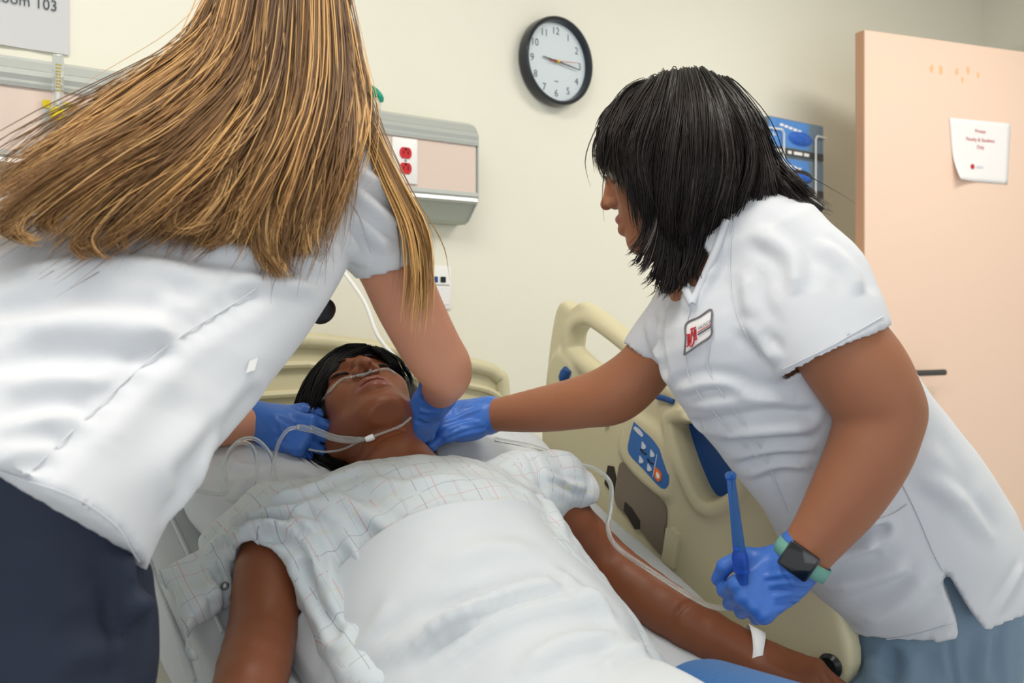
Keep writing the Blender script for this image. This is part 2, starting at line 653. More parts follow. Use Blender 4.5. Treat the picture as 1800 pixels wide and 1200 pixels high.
# the open door
DA = np.array(P(1519, 541, 3.24)); DA[2] = 0
DB = np.array(P(1790, 541, 3.51)); DB[2] = 0
du = unit(DB - DA); dn = np.array([du[1], -du[0], 0])     # dn faces the camera side
if dn @ (CAM - DA) < 0: dn = -dn
DW = 0.93
def dpt(u, w, z):
    return DA + du * u + dn * w + np.array([0, 0, z])
door = thing('door_1', 'salmon pink flush door standing open beside the glove boxes', 'door', dpt(DW / 2, 0, 0), kind='structure')
DM = Matrix(((du[0], dn[0], 0, DA[0]), (du[1], dn[1], 0, DA[1]), (0, 0, 1, 0), (0, 0, 0, 1)))
MB().box((0.003, -0.044, 0.012), (DW, 0.0, 2.13), 0.002, DM).build('slab', M_door, door)
MB().box((0.0, -0.043, 0.013), (0.003, -0.001, 2.129), 0, DM).build('edge_strip', M_dooredge, door)
MB().box((0.02, 0.0, 0.045), (DW - 0.02, 0.0015, 0.3), 0, DM).build('kick_plate', M_base, door)
hz = 1.17 - (653 - 541) / FPX * 3.33
hu = 0.17
mb = MB().lathe([(0.026, 0), (0.026, 0.008), (0.022, 0.012)], Matrix(((du[0], 0, dn[0], dpt(hu, 0, hz)[0]), (du[1], 0, dn[1], dpt(hu, 0, hz)[1]), (0, 1, 0, hz), (0, 0, 0, 1))), 24)
mb.tube([dpt(hu, 0.01, hz), dpt(hu, 0.05, hz), dpt(hu + 0.02, 0.058, hz), dpt(hu + 0.135, 0.058, hz)], 0.011, 10, 20)
mb.build('door_lever', mat('dark_lever', (84, 84, 86), 0.35, metal=0.6), door, smooth='auto')
# tape residue at the top of the door
M_res = mat('tape_residue', (236, 186, 140), 0.8)
rng = random.Random(5)
for px, py, s in ((1636, 122, 8), (1652, 122, 9), (1680, 126, 8), (1690, 140, 6), (1700, 124, 7), (1718, 132, 6)):
    k = (px - 1519) / (1790 - 1519)
    dd = 3.24 + 0.27 * k
    q = P(px, py, dd); uu = float((q - DA) @ du)
    rr = [(uu + s / FPX * dd * 0.6 * math.cos(a) * rng.uniform(.6, 1.1), q[2] + s / FPX * dd * math.sin(a) * rng.uniform(.6, 1.2)) for a in np.linspace(0, 5.6, 9)]
    MB().prism([dpt(a, 0.0002, b) for a, b in rr], dn * 0.0006).build('tape_mark', M_res, door)

# notice on the door: sheet of paper with a curled lower left corner
nt_ = thing('door_notice', 'white paper notice with red printing taped to the pink door', 'notice', dpt(0.5, 0.002, 1.6))
def door_uv(px, py):
    k = (px - 900.0) / FPX
    # intersect sight line with the door plane
    d = unit(P(px, py, 1) - CAM)
    t = ((DA - CAM) @ dn) / (d @ dn)
    q = CAM + d * t
    return float((q - DA) @ du), float(q[2])
c00, c10, c11, c01 = [np.array(door_uv(*p)) for p in ((1676, 316), (1770, 324), (1776, 217), (1668, 207))]
V, F = [], []
NU = 14
for j in range(NU + 1):
    for i in range(NU + 1):
        a, b = i / NU, j / NU
        q = (c00 * (1 - a) + c10 * a) * (1 - b) + (c01 * (1 - a) + c11 * a) * b
        lift = 0.003 + 0.03 * max(0, 1 - (a + b) / 0.55) ** 2
        V.append(dpt(q[0], lift, q[1]))
for j in range(NU):
    for i in range(NU):
        k = j * (NU + 1) + i
        F.append((k, k + 1, k + NU + 2, k + NU + 1))
o = obj('sheet', V, F, M_paper, nt_)
so = o.modifiers.new('thick', 'SOLIDIFY'); so.thickness = 0.0006
for i, (w, py) in enumerate((('Private', 231), ('Faculty & Students', 246), ('Only', 259))):
    uu, zz = door_uv(1722, py + 3)
    text_at('print_line', w, dpt(uu, 0.0042, zz), du, Z1, 0.013, M_redink, nt_)
uu, zz = door_uv(1708, 293)
MB().prism([dpt(uu + 0.010 * math.cos(a), 0.0038, zz + 0.010 * math.sin(a)) for a in np.linspace(0, 5.5, 8)], dn * 0.0006).build('print_logo', M_redink, nt_)
MB().prism([dpt(uu + a, 0.0038, zz + b) for a, b in ((0.018, -0.004), (0.052, -0.004), (0.052, 0.004), (0.018, 0.004))], dn * 0.0006).build('print_mark', M_btn, nt_)

# ------------------------------------------------------------------ wall clock
CK = on_y(977, 109, -0.02)
CR = 0.132
ck = thing('wall_clock', 'round black rimmed wall clock with white face and thin hands', 'clock', (CK[0], 0, CK[2]))
CMx = Matrix(((1, 0, 0, CK[0]), (0, 0, -1, 0), (0, 1, 0, CK[2]), (0, 0, 0, 1)))   # local z points into the room
MB().lathe([(CR * 0.96, 0.001), (CR, 0.012), (CR, 0.032), (CR * 0.985, 0.041), (CR * 0.95, 0.044), (CR * 0.90, 0.040), (CR * 0.875, 0.026), (CR * 0.875, 0.02)], CMx, 72).build('rim', M_clockrim, ck, smooth='auto')
MB().lathe([(CR * 0.878, 0.018), (CR * 0.878, 0.022)], CMx, 64).build('dial', M_clockface, ck, smooth='auto')
for hnum in range(1, 13):
    a = math.radians(90 - 30 * hnum)
    rr = CR * 0.70
    text_at('numeral', str(hnum), np.array([CK[0] + rr * math.cos(a), -0.0226, CK[2] + rr * math.sin(a) - 0.0105]), X1, Z1, 0.021, M_ink, ck)
def hand_(name, deg, L, tail, w, y, m):
    a = math.radians(90 - deg)
    u = np.array([math.cos(a), 0, math.sin(a)]); p = np.array([-u[2], 0, u[0]])
    c = np.array([CK[0], y, CK[2]])
    MB().prism([c - u * tail - p * w, c - u * tail + p * w, c + u * L + p * w * .5, c + u * L - p * w * .5], np.array([0, -0.0012, 0])).build(name, m, ck)
hand_('hour_hand', 277, CR * 0.42, CR * 0.06, 0.0028, -0.027, M_black)
hand_('minute_hand', 98.5, CR * 0.64, CR * 0.10, 0.0022, -0.0295, M_black)
hand_('second_hand', 85, CR * 0.62, CR * 0.26, 0.0011, -0.032, M_redink)
MB().lathe([(0.004, 0.024), (0.004, 0.035), (0.002, 0.036)], CMx, 16).build('centre_pin', M_yellow, ck)
MB().box((CK[0] - 0.007, -0.0228, CK[2] - CR * 0.45), (CK[0] + 0.007, -0.0225, CK[2] - CR * 0.43)).build('print_line', M_ink, ck)

# ------------------------------------------------------------------ headwall service unit
YF = -0.10
HX1 = on_y(838, 300, YF)[0]
HX0 = -1.6
prof = [(-0.001, 1.672), (-0.05, 1.668), (-0.085, 1.655), (-0.0985, 1.632), (-0.0985, 1.458), (-0.09, 1.447), (-0.055, 1.405), (-0.04, 1.398), (-0.001, 1.398)]
hw = thing('headwall_unit', 'long wall mounted medical service panel with pink face and aluminium rails', 'service panel', (0.2, 0, 1.398))
MB().prism([(HX0, y, z) for y, z in prof], (HX1 - HX0, 0, 0)).build('body', M_endcap, hw)
MB().box((HX0, YF - 0.001, 1.476), (HX1 - 0.004, YF + 0.004, 1.606)).build('front_panel', M_panel, hw)
def rail(zs, name):
    MB().prism([(HX0, y, z) for y, z in zs], (HX1 - HX0 + 0.001, 0, 0)).build(name, M_alu, hw)
rail([(-0.098, 1.604), (-0.106, 1.604), (-0.108, 1.612), (-0.104, 1.618), (-0.107, 1.628), (-0.101, 1.640), (-0.09, 1.640)], 'upper_rail')
rail([(-0.088, 1.6405), (-0.1005, 1.6405), (-0.088, 1.66), (-0.06, 1.672), (-0.05, 1.67)], 'upper_cove')
rail([(-0.098, 1.478), (-0.106, 1.478), (-0.107, 1.468), (-0.103, 1.463), (-0.106, 1.454), (-0.098, 1.448)], 'lower_rail')
MB().prism([(HX1, y * 1.06, z) for y, z in prof], (0.004, 0, 0)).build('end_cap', M_alu, hw)

def yquad(px0, py0, px1, py1, y):
    a = on_y(px0, py0, y); b = on_y(px1, py1, y)
    return a[0], b[0], b[2], a[2]       # x0, x1, z0, z1

# red duplex outlet
x0, x1, _, _ = yquad(692, 240, 728, 320, YF)
zc = on_y(711, 283, YF)[2]
xc = (x0 + x1) / 2
ol = thing('power_outlet', 'white outlet plate with two red receptacles on the service panel', 'outlet', (xc, YF, zc))
MB().box((xc - 0.037, YF - 0.007, zc - 0.0575), (xc + 0.037, YF - 0.0012, zc + 0.0575), 0.0025).build('plate', M_white, ol, smooth='auto')
for s in (1, -1):
    rc = zc + s * 0.0195
    ringp = []
    for k in range(28):
        a = 2 * math.pi * k / 28
        ringp.append((xc + 0.0175 * math.cos(a), YF - 0.0071, rc + max(-0.0140, min(0.0140, 0.0175 * math.sin(a)))))
    r_ = MB().prism(ringp, (0, -0.0022, 0)).build('receptacle', M_red, ol)
    for dx, hh in ((-0.0065, 0.0045), (0.0065, 0.0055)):
        MB().box((xc + dx - 0.0012, YF - 0.0099, rc - hh + 0.001), (xc + dx + 0.0012, YF - 0.0094, rc + hh + 0.001)).build('slot', M_black, r_)
    MB().box((xc - 0.003, YF - 0.0099, rc + 0.007), (xc + 0.003, YF - 0.0094, rc + 0.0125)).build('ground_hole', M_black, r_)
MB().lathe([(0.003, 0.0), (0.003, 0.002)], Matrix(((1, 0, 0, xc), (0, 0, -1, YF - 0.0068), (0, 1, 0, zc), (0, 0, 0, 1))), 12).build('screw', M_steel, ol)

# medical air outlet with yellow labels, flowmeter above it
mx = on_y(100, 200, YF)[0]
go = thing('gas_outlet', 'gas outlet plate with yellow labels on the service panel under the flowmeter', 'outlet', (mx, YF, 1.5))
xa, xb, za, zb = yquad(74, 190, 136, 262, YF - 0.001)
MB().box((xa, YF - 0.006, za), (xb, YF - 0.0012, zb), 0.002).build('plate', M_alu, go)
for q in ((75, 175, 88, 190), (112, 180, 136, 194)):
    a, b, c, d = yquad(*q, YF - 0.007)
    MB().box((a, YF - 0.008, c), (b, YF - 0.0062, d)).build('yellow_label', M_yellow, go)
q = on_y(123, 190, YF - 0.0085)
text_at('print_line', 'AIR', np.array([q[0], YF - 0.0085, q[2]]), X1, Z1, 0.008, M_ink, go)
yt = YF - 0.05
fx = on_y(102, 140, yt)
zt, zb_ = on_y(102, 97, yt)[2], on_y(102, 188, yt)[2]
fm = thing('flowmeter', 'clear tube flowmeter with a yellow knob on the service panel', 'flowmeter', (fx[0], yt, zb_ - 0.05))
def vlathe(prof, x, y, n=24):
    return MB().lathe(prof, Matrix.Translation((x, y, 0)), n)
vlathe([(0.0105, zb_), (0.0105, zt - 0.004), (0.009, zt)], fx[0], yt).build('tube', M_clear, fm, smooth='auto')
vlathe([(0.0042, zb_ + 0.002), (0.0042, zt - 0.03)], fx[0], yt, 12).build('inner_tube', M_white, fm, smooth='auto')
for k in range(9):
    zz = zt - 0.022 - k * 0.0062
    MB().box((fx[0] - 0.005, yt - 0.0050, zz), (fx[0] + 0.005, yt - 0.0044, zz + 0.003)).build('scale_mark', mat('scale_ink', (200, 176, 40), 0.5) if k == 0 else bpy.data.materials['scale_ink'], fm)
vlathe([(0.013, zb_ - 0.034), (0.015, zb_ - 0.028), (0.015, zb_ - 0.004), (0.012, zb_)], fx[0], yt).build('body', M_alu, fm, smooth='auto')
kq = on_y(95, 199, yt - 0.025)
KM = Matrix(((1, 0, 0, fx[0] - 0.006), (0, 0, -1, yt - 0.012), (0, 1, 0, kq[2]), (0, 0, 0, 1)))
MB().lathe([(0.012, 0), (0.0135, 0.003), (0.0135, 0.014), (0.011, 0.017)], KM, 20).build('knob', M_yellow, fm, smooth='auto')
MB().tube([(fx[0], yt, zb_ - 0.03), (fx[0], yt, zb_ - 0.05), (fx[0], YF - 0.01, zb_ - 0.055)], 0.009, 10, 12).build('stem', M_alu, fm, smooth='auto')

# teal tubing adapter clipped on the top of the service panel
tq = on_y(655, 205, -0.075)
ta = thing('tubing_adapter', 'teal green tubing adapter on a clear cup above the service panel', 'adapter', (tq[0], -0.075, 1.665))
vlathe([(0.016, 1.664), (0.020, 1.668), (0.021, 1.69), (0.017, 1.695)], tq[0], -0.075).build('cup', M_clear, ta, smooth='auto')
tz = 1.695
MB().tube([(tq[0] - 0.022, -0.075, tz + 0.022), (tq[0] - 0.004, -0.078, tz + 0.018), (tq[0] + 0.016, -0.08, tz + 0.004), (tq[0] + 0.020, -0.08, tz - 0.008)], [0.011, 0.013, 0.011, 0.007], 12, 16).build('elbow', M_teal, ta, smooth='auto')
MB().lathe([(0.010, tz - 0.002), (0.012, tz + 0.006), (0.009, tz + 0.014)], Matrix.Translation((tq[0], -0.075, 0)), 16).build('collar', M_teal, ta, smooth='auto')

# room sign in a plastic sleeve, above the service panel
sz0 = on_y(122, 97, -0.006)
sx1 = sz0[0]
rs = thing('room_sign', 'white room number sign in a clear sleeve on the wall', 'sign', (sx1 - 0.12, 0, sz0[2]))
MB().box((sx1 - 0.26, -0.003, sz0[2] + 0.002), (sx1 - 0.003, -0.0008, sz0[2] + 0.2)).build('card', M_paper, rs)
V, F = [], []
for i in range(25):
    for j in range(9):
        a, b = i / 24, j / 8
        V.append((sx1 - 0.262 + 0.262 * a, -0.0045 - 0.003 * abs(math.sin(9 * a + 2.0 * b)) * (1 - b) ** 3, sz0[2] + 0.2 * b))
for i in range(24):
    for j in range(8):
        k = i * 9 + j
        F.append((k, k + 9, k + 10, k + 1))
obj('sleeve', V, F, M_sleeve, rs)
tq2 = on_y(97, 20, -0.008)
Vt, _ = text_vf('Room 103')
text_at('print_line', 'Room 103', np.array([on_y(44, 17, -0.008)[0], -0.0082, on_y(97, 19.5, -0.008)[2]]), X1, Z1, 0.0225, M_ink, rs, width=on_y(97, 10, -0.008)[0] - on_y(-16, 10, -0.008)[0])

# data jack plate low on the wall
xa, xb, za, zb = yquad(752, 467, 792, 543, -0.004)
dj = thing('data_jack', 'white wall plate with one blue and one black data jack', 'wall plate', ((xa + xb) / 2, 0, (za + zb) / 2))
MB().box((xa, -0.007, za), (xb, -0.0006, zb), 0.002).build('plate', M_white, dj, smooth='auto')
zm = on_y(772, 491, -0.008)[2]
for px, m in ((765, M_bedblue), (779, M_black)):
    q = on_y(px, 491, -0.008)
    MB().box((q[0] - 0.0085, -0.0095, zm - 0.008), (q[0] + 0.0085, -0.0071, zm + 0.008), 0.001).build('jack', m, dj)
MB().box((xa + 0.006, -0.0085, za + 0.012), (xb - 0.006, -0.0071, zm - 0.02), 0.001).build('blank_insert', M_paper, dj)
MB().box((xa + 0.006, -0.0080, zm - 0.016), (xb - 0.006, -0.0071, zm - 0.0145)).build('print_line', M_ink, dj)

# ------------------------------------------------------------------ wire rack with two boxes of gloves
YG = -0.13
gx0, gx1 = on_y(1352, 210, YG)[0], on_y(1447, 215, YG)[0]
gz = [on_y(1352, 203, YG)[2], on_y(1352, 271, YG)[2], on_y(1352, 340, YG)[2]]
for i, lab in enumerate(('upper blue box of gloves in the white wire wall rack', 'lower blue box of gloves in the white wire wall rack')):
    z1, z0 = gz[i] - 0.001 * i, gz[i + 1] + 0.001
    gb = thing('glove_box', lab, 'glove box', ((gx0 + gx1) / 2, -0.07, z0), 'glove boxes in the wall rack')
    MB().box((gx0, YG, z0), (gx1, -0.025, z1), 0.001).build('carton', M_boxgrey, gb)
    MB().box((gx0, YG - 0.0008, z0 + 0.034), (gx0 + (gx1 - gx0) * 0.72, YG - 0.0001, z1 - 0.004)).build('print_panel', M_boxblue, gb)
    MB().box((gx0, YG - 0.0009, z0 + 0.004), (gx1, YG - 0.0001, z0 + 0.030)).build('print_band', M_boxband, gb)
    ox, oz = gx0 + (gx1 - gx0) * 0.56, z0 + (z1 - z0) * 0.53
    el = [(ox + 0.072 * math.cos(a), YG - 0.001, oz + 0.026 * math.sin(a)) for a in np.linspace(0, 2 * math.pi, 33)[:-1]]
    MB().prism(el, (0, -0.0006, 0)).build('opening', M_darkhole if i else M_nitrile, gb)
    V, F = [], []
    for a in range(13):
        for b in range(9):
            s, t = (a / 12 - .5) * 2, (b / 8 - .5) * 2
            s2 = s * math.sqrt(max(0, 1 - t * t / 2)); t2 = t * math.sqrt(max(0, 1 - s * s / 2))
            bul = 0.016 * (1 - max(abs(s), abs(t)) ** 2) * (0.6 + 0.5 * noise.noise((s * 2.5, t * 2.5, i * 4.0)))
            V.append((ox + 0.066 * s2, YG - 0.0017 - max(0, bul), oz - (0.004 * i) + (0.023 - 0.007 * i) * t2))
    for a in range(12):
        for b in range(8):
            k = a * 9 + b
            F.append((k, k + 1, k + 10, k + 9))
    obj('glove_bunch', V, F, M_nitrile, gb)
    text_at('print_letter', 'L', np.array([gx0 + 0.028, YG - 0.001, z0 + 0.068]), X1, Z1, 0.024, M_white, gb)
    for k in range(5):
        MB().box((gx0 + 0.06 + k * 0.026, YG - 0.0012, z1 - 0.028 - 0.003 * k), (gx0 + 0.08 + k * 0.026, YG - 0.0009, z1 - 0.019 - 0.003 * k)).build('print_mark', M_paper, gb)
    for k, (a, w) in enumerate(((0.02, 0.05), (0.105, 0.022), (0.14, 0.05), (0.20, 0.03))):
        MB().box((gx0 + a, YG - 0.0014, z0 + 0.012), (gx0 + a + w, YG - 0.0010, z0 + 0.023)).build('print_mark', M_paper, gb)
wr = thing('wire_rack', 'white wire wall rack holding two glove boxes', 'rack', ((gx0 + gx1) / 2, 0, gz[2] - 0.03))
fxs = (on_y(1378, 230, YG - 0.012)[0], on_y(1434, 240, YG - 0.012)[0])
zt_ = on_y(1378, 228, YG - 0.012)[2]
for k, x in enumerate(fxs):
    s = -1 if k == 0 else 1
    MB().tube([(x + s * 0.085, -0.004, zt_ - 0.005), (x + s * 0.07, YG - 0.008, zt_), (x + s * 0.01, YG - 0.012, zt_), (x, YG - 0.012, zt_ - 0.012), (x, YG - 0.012, gz[2] - 0.02), (x, YG - 0.006, gz[2] - 0.028), (x, -0.004, gz[2] - 0.028)], 0.0032, 8).build('wire', M_wire, wr, smooth='auto')
MB().tube([(gx0 - 0.02, -0.01, gz[2] - 0.026), (gx0 - 0.02, YG - 0.006, gz[2] - 0.026), (gx1 + 0.02, YG - 0.006, gz[2] - 0.026), (gx1 + 0.02, -0.01, gz[2] - 0.026)], 0.0032, 8).build('wire', M_wire, wr, smooth='auto')
MB().box((gx0 - 0.01, -0.0235, gz[2] - 0.01), (gx1 + 0.01, -0.001, gz[2] + 0.02), 0.002).build('back_plate', M_wire, wr)

# ------------------------------------------------------------------ hospital bed
BX0, BX1, BXC = 0.45, 1.36, 0.905
RX = 1.385                                   # inner face of the side rail
PIV = (-1.2, 0.56); SL = math.tan(math.radians(23.5))
def mtop(y):                                  # mattress top
    return PIV[1] + max(0.0, (y - PIV[0])) * SL
bed = thing('hospital_bed', 'beige hospital bed with raised head section and moulded side rail', 'bed', (BXC, -1.2, 0))
# headboard
YH = -0.165
hb = [on_y(p[0], p[1], YH) for p in ((884, 735), (884, 690), (872, 658), (845, 645), (780, 632), (700, 618), (620, 606), (540, 598), (490, 600))]
hx_left = 2 * BXC - hb[0][0]
hb = [q for q in hb if q[0] > BXC - 0.22]
hb += [np.array([hx_left + 0.12, YH, hb[-1][2] - 0.012]), np.array([hx_left + 0.03, YH, hb[2][2]]), np.array([hx_left, YH, hb[1][2]]), np.array([hx_left, YH, hb[0][2] - 0.1])]
hb[0] = hb[0] + np.array([0, 0, -0.25]); hb[-1] = hb[-1] - np.array([0, 0, 0.15])
rim = spline(np.array(hb), 70)
o = MB().tube(rim, 0.019, 12).build('headboard_rim', M_beige, bed, smooth='auto')
pan = [q + np.array([0, 0.002, -0.004]) for q in rim[::2]]
MB().prism(pan, (0, 0.018, 0)).build('headboard', M_beige, bed)
for k, dz in enumerate((0.055, 0.12)):
    ln = [np.array([q[0], YH - 0.004, q[2] - dz]) for q in rim[8:-8:4]]
    MB().tube(ln, 0.009, 8, 40).build('headboard_ridge', M_beige, bed, smooth='auto')
# lower frame, base and casters
MB().box((BX0 + 0.02, -2.28, 0.36), (BX1 - 0.02, -0.32, 0.40), 0.01).build('deck', M_steel, bed)
MB().prism([(BX0 + 0.02, y, z) for y, z in ((-1.2, 0.385), (-0.35, 0.385 + 0.85 * SL), (-0.35, 0.41 + 0.85 * SL), (-1.2, 0.41))], (BX1 - BX0 - 0.04, 0, 0)).build('back_section', M_beige, bed)
MB().box((BX0 + 0.08, -2.2, 0.14), (BX1 - 0.08, -0.3, 0.2), 0.015).build('base', M_beige, bed)
MB().box((BXC - 0.15, -1.9, 0.2), (BXC + 0.15, -0.7, 0.36), 0.02).build('lift_column', M_steel, bed)
for x in (BX0 + 0.1, BX1 - 0.1):
    for y in (-2.15, -0.35):
        MB().lathe([(0.05, -0.02), (0.065, -0.012), (0.065, 0.012), (0.05, 0.02)], Matrix.Translation((x, y, 0.065)) @ Matrix.Rotation(math.pi / 2, 4, 'Y'), 20).build('caster', M_black, bed, smooth='auto')
        MB().box((x - 0.03, y - 0.03, 0.07), (x + 0.03, y + 0.03, 0.145), 0.006).build('caster_fork', M_beige, bed)
MB().box((BXC - 0.2, -0.19, 0.3), (BXC + 0.2, -0.14, 0.75), 0.01).build('headboard_bracket', M_steel, bed)

# moulded side rail: outline laid out in the vertical plane of the rail
def rp(px, py):
    q = on_x(px, py, RX)
    return (q[1], q[2])
outer = [rp(*p) for p in ((948, 800), (950, 740), (957, 660), (966, 585), (974, 545), (981, 532), (990, 529), (1001, 540), (1011, 533), (1022, 532),
                          (1060, 560), (1105, 600), (1140, 640), (1166, 672), (1186, 690), (1200, 712), (1215, 735), (1262, 745), (1310, 790), (1340, 835), (1372, 890), (1410, 960),
                          (1452, 1030), (1478, 1085), (1492, 1180), (1440, 1230), (1330, 1210), (1200, 1060), (1080, 930), (1000, 850))]
hole1 = [rp(*p) for p in ((1002, 612), (1006, 584), (1018, 571), (1036, 572), (1080, 604), (1112, 632), (1126, 655), (1100, 668), (1055, 655), (1025, 634))]
hole2 = [rp(*p) for p in ((1186, 742), (1196, 778), (1212, 824), (1232, 868), (1250, 882), (1278, 872), (1298, 850), (1296, 818), (1284, 792), (1268, 768), (1248, 752), (1216, 740))]

def poly_sdf(poly, Y, Z):
    p = np.array(poly)
    p = np.vstack([p, p[:1]])
    p = spline(p, 4 * len(p))
    d = np.full(Y.shape, 9.0); ins = np.zeros(Y.shape, bool)
    for (y0, z0), (y1, z1) in zip(p[:-1], p[1:]):
        ey, ez = y1 - y0, z1 - z0
        t = np.clip(((Y - y0) * ey + (Z - z0) * ez) / (ey * ey + ez * ez + 1e-12), 0, 1)
        d = np.minimum(d, np.hypot(Y - y0 - ey * t, Z - z0 - ez * t))
        c = (z0 > Z) != (z1 > Z)
        ins ^= c & (Y < (y1 - y0) * (Z - z0) / (z1 - z0 + 1e-12) + y0)
    return np.where(ins, -d, d)

allp = np.array(outer)
fr = Field((RX - 0.05, allp[:, 0].min() - 0.03, allp[:, 1].min() - 0.03), (RX + 0.09, allp[:, 0].max() + 0.03, allp[:, 1].max() + 0.03), 0.0045)
Yg, Zg = np.meshgrid(fr.ax[1], fr.ax[2], indexing='ij')
d_out, d_h1, d_h2 = poly_sdf(outer, Yg, Zg), poly_sdf(hole1, Yg, Zg), poly_sdf(hole2, Yg, Zg)
d2 = np.maximum(np.maximum(d_out, -d_h1), -d_h2)
Xg = fr.ax[0][:, None, None]
def slab(d, x0, x1, r):
    q1 = np.maximum(d[None] + r, 0); q2 = np.maximum(np.abs(Xg - (x0 + x1) / 2) - (x1 - x0) / 2 + r, 0)
    return np.sqrt(q1 ** 2 + q2 ** 2) - r + np.minimum(np.maximum(d[None] + r, np.abs(Xg - (x0 + x1) / 2) - (x1 - x0) / 2 + r), 0)
fr.v[:] = slab(d2, RX, RX + 0.045, 0.014)
# raised rim around the grips and a raised boss behind the control panel
rim1 = np.maximum(np.abs(d_h1 - 0.010) - 0.010, d_out)
rim2 = np.maximum(np.abs(d_h2 - 0.012) - 0.012, d_out)
fr.mix((slice(None),) * 3, slab(rim1, RX - 0.006, RX + 0.045, 0.008), 0.02, 'add')
fr.mix((slice(None),) * 3, slab(rim2, RX - 0.018, RX + 0.045, 0.010), 0.025, 'add')
boss = poly_sdf([rp(*p) for p in ((1108, 722), (1096, 800), (1168, 872), (1188, 852), (1186, 800), (1156, 752))], Yg, Zg)
fr.mix((slice(None),) * 3, slab(boss, RX - 0.012, RX + 0.03, 0.010), 0.02, 'add')
hump = poly_sdf([rp(*p) for p in ((985, 612), (970, 640), (968, 700), (1000, 705), (1012, 650))], Yg, Zg)
fr.mix((slice(None),) * 3, slab(hump, RX - 0.012, RX + 0.03, 0.010), 0.012, 'add')
V, F = fr.mesh(3)
rail_o = obj('side_rail', V, F, M_beige, bed)
rtree = bvh(V, F)
def on_rail(px, py, out=0.0):
    q = surf(rtree, px, py, None, 0)
    if q is None: q = on_x(px, py, RX)
    return q + np.array([-out, 0, 0])
def rail_plate(name, pix, x, th, m, res=40, parent=rail_o):
    p = np.array([on_x(a, b, x)[1:] for a, b in pix])
    if res:
        p = np.vstack([p, p[:1]])
        p = spline(p, res)[:-1]
    return MB().prism([(x, a, b) for a, b in p], (th, 0, 0)).build(name, m, parent)
rail_plate('control_panel', ((1114, 741), (1106, 770), (1105, 796), (1130, 824), (1160, 856), (1172, 856), (1176, 838), (1170, 808), (1150, 776), (1130, 756)), RX - 0.0135, 0.004, M_ctrl)
XP = RX - 0.0145
def up_tri(cx, cy, s):
    return rail_plate('arrow_button', ((cx - s * .45, cy - s * 1.2), (cx - s * .55, cy + s * .7), (cx + s * .3, cy + s * .95), (cx + s * .55, cy + s * .3)), XP - 0.001, 0.003, M_btn, 14)
for cx, cy in ((1131, 783), (1146, 797), (1126.5, 808), (1141, 822)):
    up_tri(cx, cy, 6.2)
rail_plate('call_button', ((1151, 821), (1150, 838), (1159, 847), (1162, 832)), XP - 0.001, 0.003, M_orange, 8)
rail_plate('call_symbol', ((1154, 828), (1153, 837), (1158, 842), (1159, 835)), XP - 0.0015, 0.002, M_paper, 8)
rail_plate('brand_oval', ((1116, 749), (1114, 754), (1127, 767), (1130, 764), (1124, 755)), XP, 0.002, M_btn, 20)
for a in ((1126, 789), (1138, 806)):
    MB().tube([on_x(a[0], a[1], XP), on_x(a[0] + 4, a[1] + 6, XP), on_x(a[0] + 10, a[1] + 9, XP)], 0.0016, 6, 8).build('panel_mark', M_black, rail_o)
rail_plate('panel_line', ((1154, 800), (1147, 836), (1148, 836), (1155, 800)), XP, 0.001, M_btn, 8)
rail_plate('release_cover', ((1094, 812), (1088, 818), (1083, 850), (1082, 884), (1120, 925), (1162, 975), (1167, 935), (1170, 902), (1164, 882), (1135, 850), (1105, 818)), RX - 0.006, 0.008, M_brown, 60)
rail_plate('release_slot', ((1098, 882), (1096, 897), (1116, 930), (1124, 930), (1124, 915), (1110, 893)), RX - 0.008, 0.003, M_darkhole, None)
rail_plate('release_gap', ((1068, 818), (1062, 850), (1078, 870), (1082, 840), (1078, 820)), RX - 0.003, 0.004, M_darkhole, None)
rail_plate('latch_block', ((1170, 928), (1166, 960), (1162, 985), (1182, 1000), (1192, 950), (1190, 940), (1178, 926)), RX - 0.012, 0.014, M_beige, None)
rail_plate('grip_inlay', ((1184, 738), (1194, 778), (1210, 826), (1230, 872), (1250, 886), (1282, 876), (1304, 850), (1300, 814), (1288, 788), (1272, 762), (1250, 746), (1216, 734)), RX + 0.030, 0.006, M_bedblue, 50)
b1 = surf(rtree, 993, 660); 
MB().lathe([(0.008, -0.012), (0.012, -0.004), (0.013, 0.010), (0.010, 0.02)], Matrix.Translation(Vector(on_rail(994, 661, 0.004))) @ Matrix.Rotation(0.6, 4, 'X'), 16).build('lever_knob', M_bedblue, rail_o, smooth='auto')
MB().lathe([(0.005, -0.008), (0.007, 0.0), (0.005, 0.008)], Matrix.Translation(Vector(on_rail(1069, 740, 0.004))), 12).build('angle_ball', M_bedblue, rail_o, smooth='auto')
MB().tube([on_rail(1158, 697, 0.004), on_rail(1172, 700, 0.006), on_rail(1186, 706, 0.004)], 0.006, 8, 10).build('grip_band', M_bedblue, rail_o, smooth='auto')
MB().lathe([(0.020, 0), (0.022, 0.006), (0.016, 0.012)], Matrix.Translation(Vector(on_x(1462, 1170, RX - 0.002))) @ Matrix.Rotation(-math.pi / 2, 4, 'Y'), 20).build('pivot_cap', M_black, rail_o, smooth='auto')

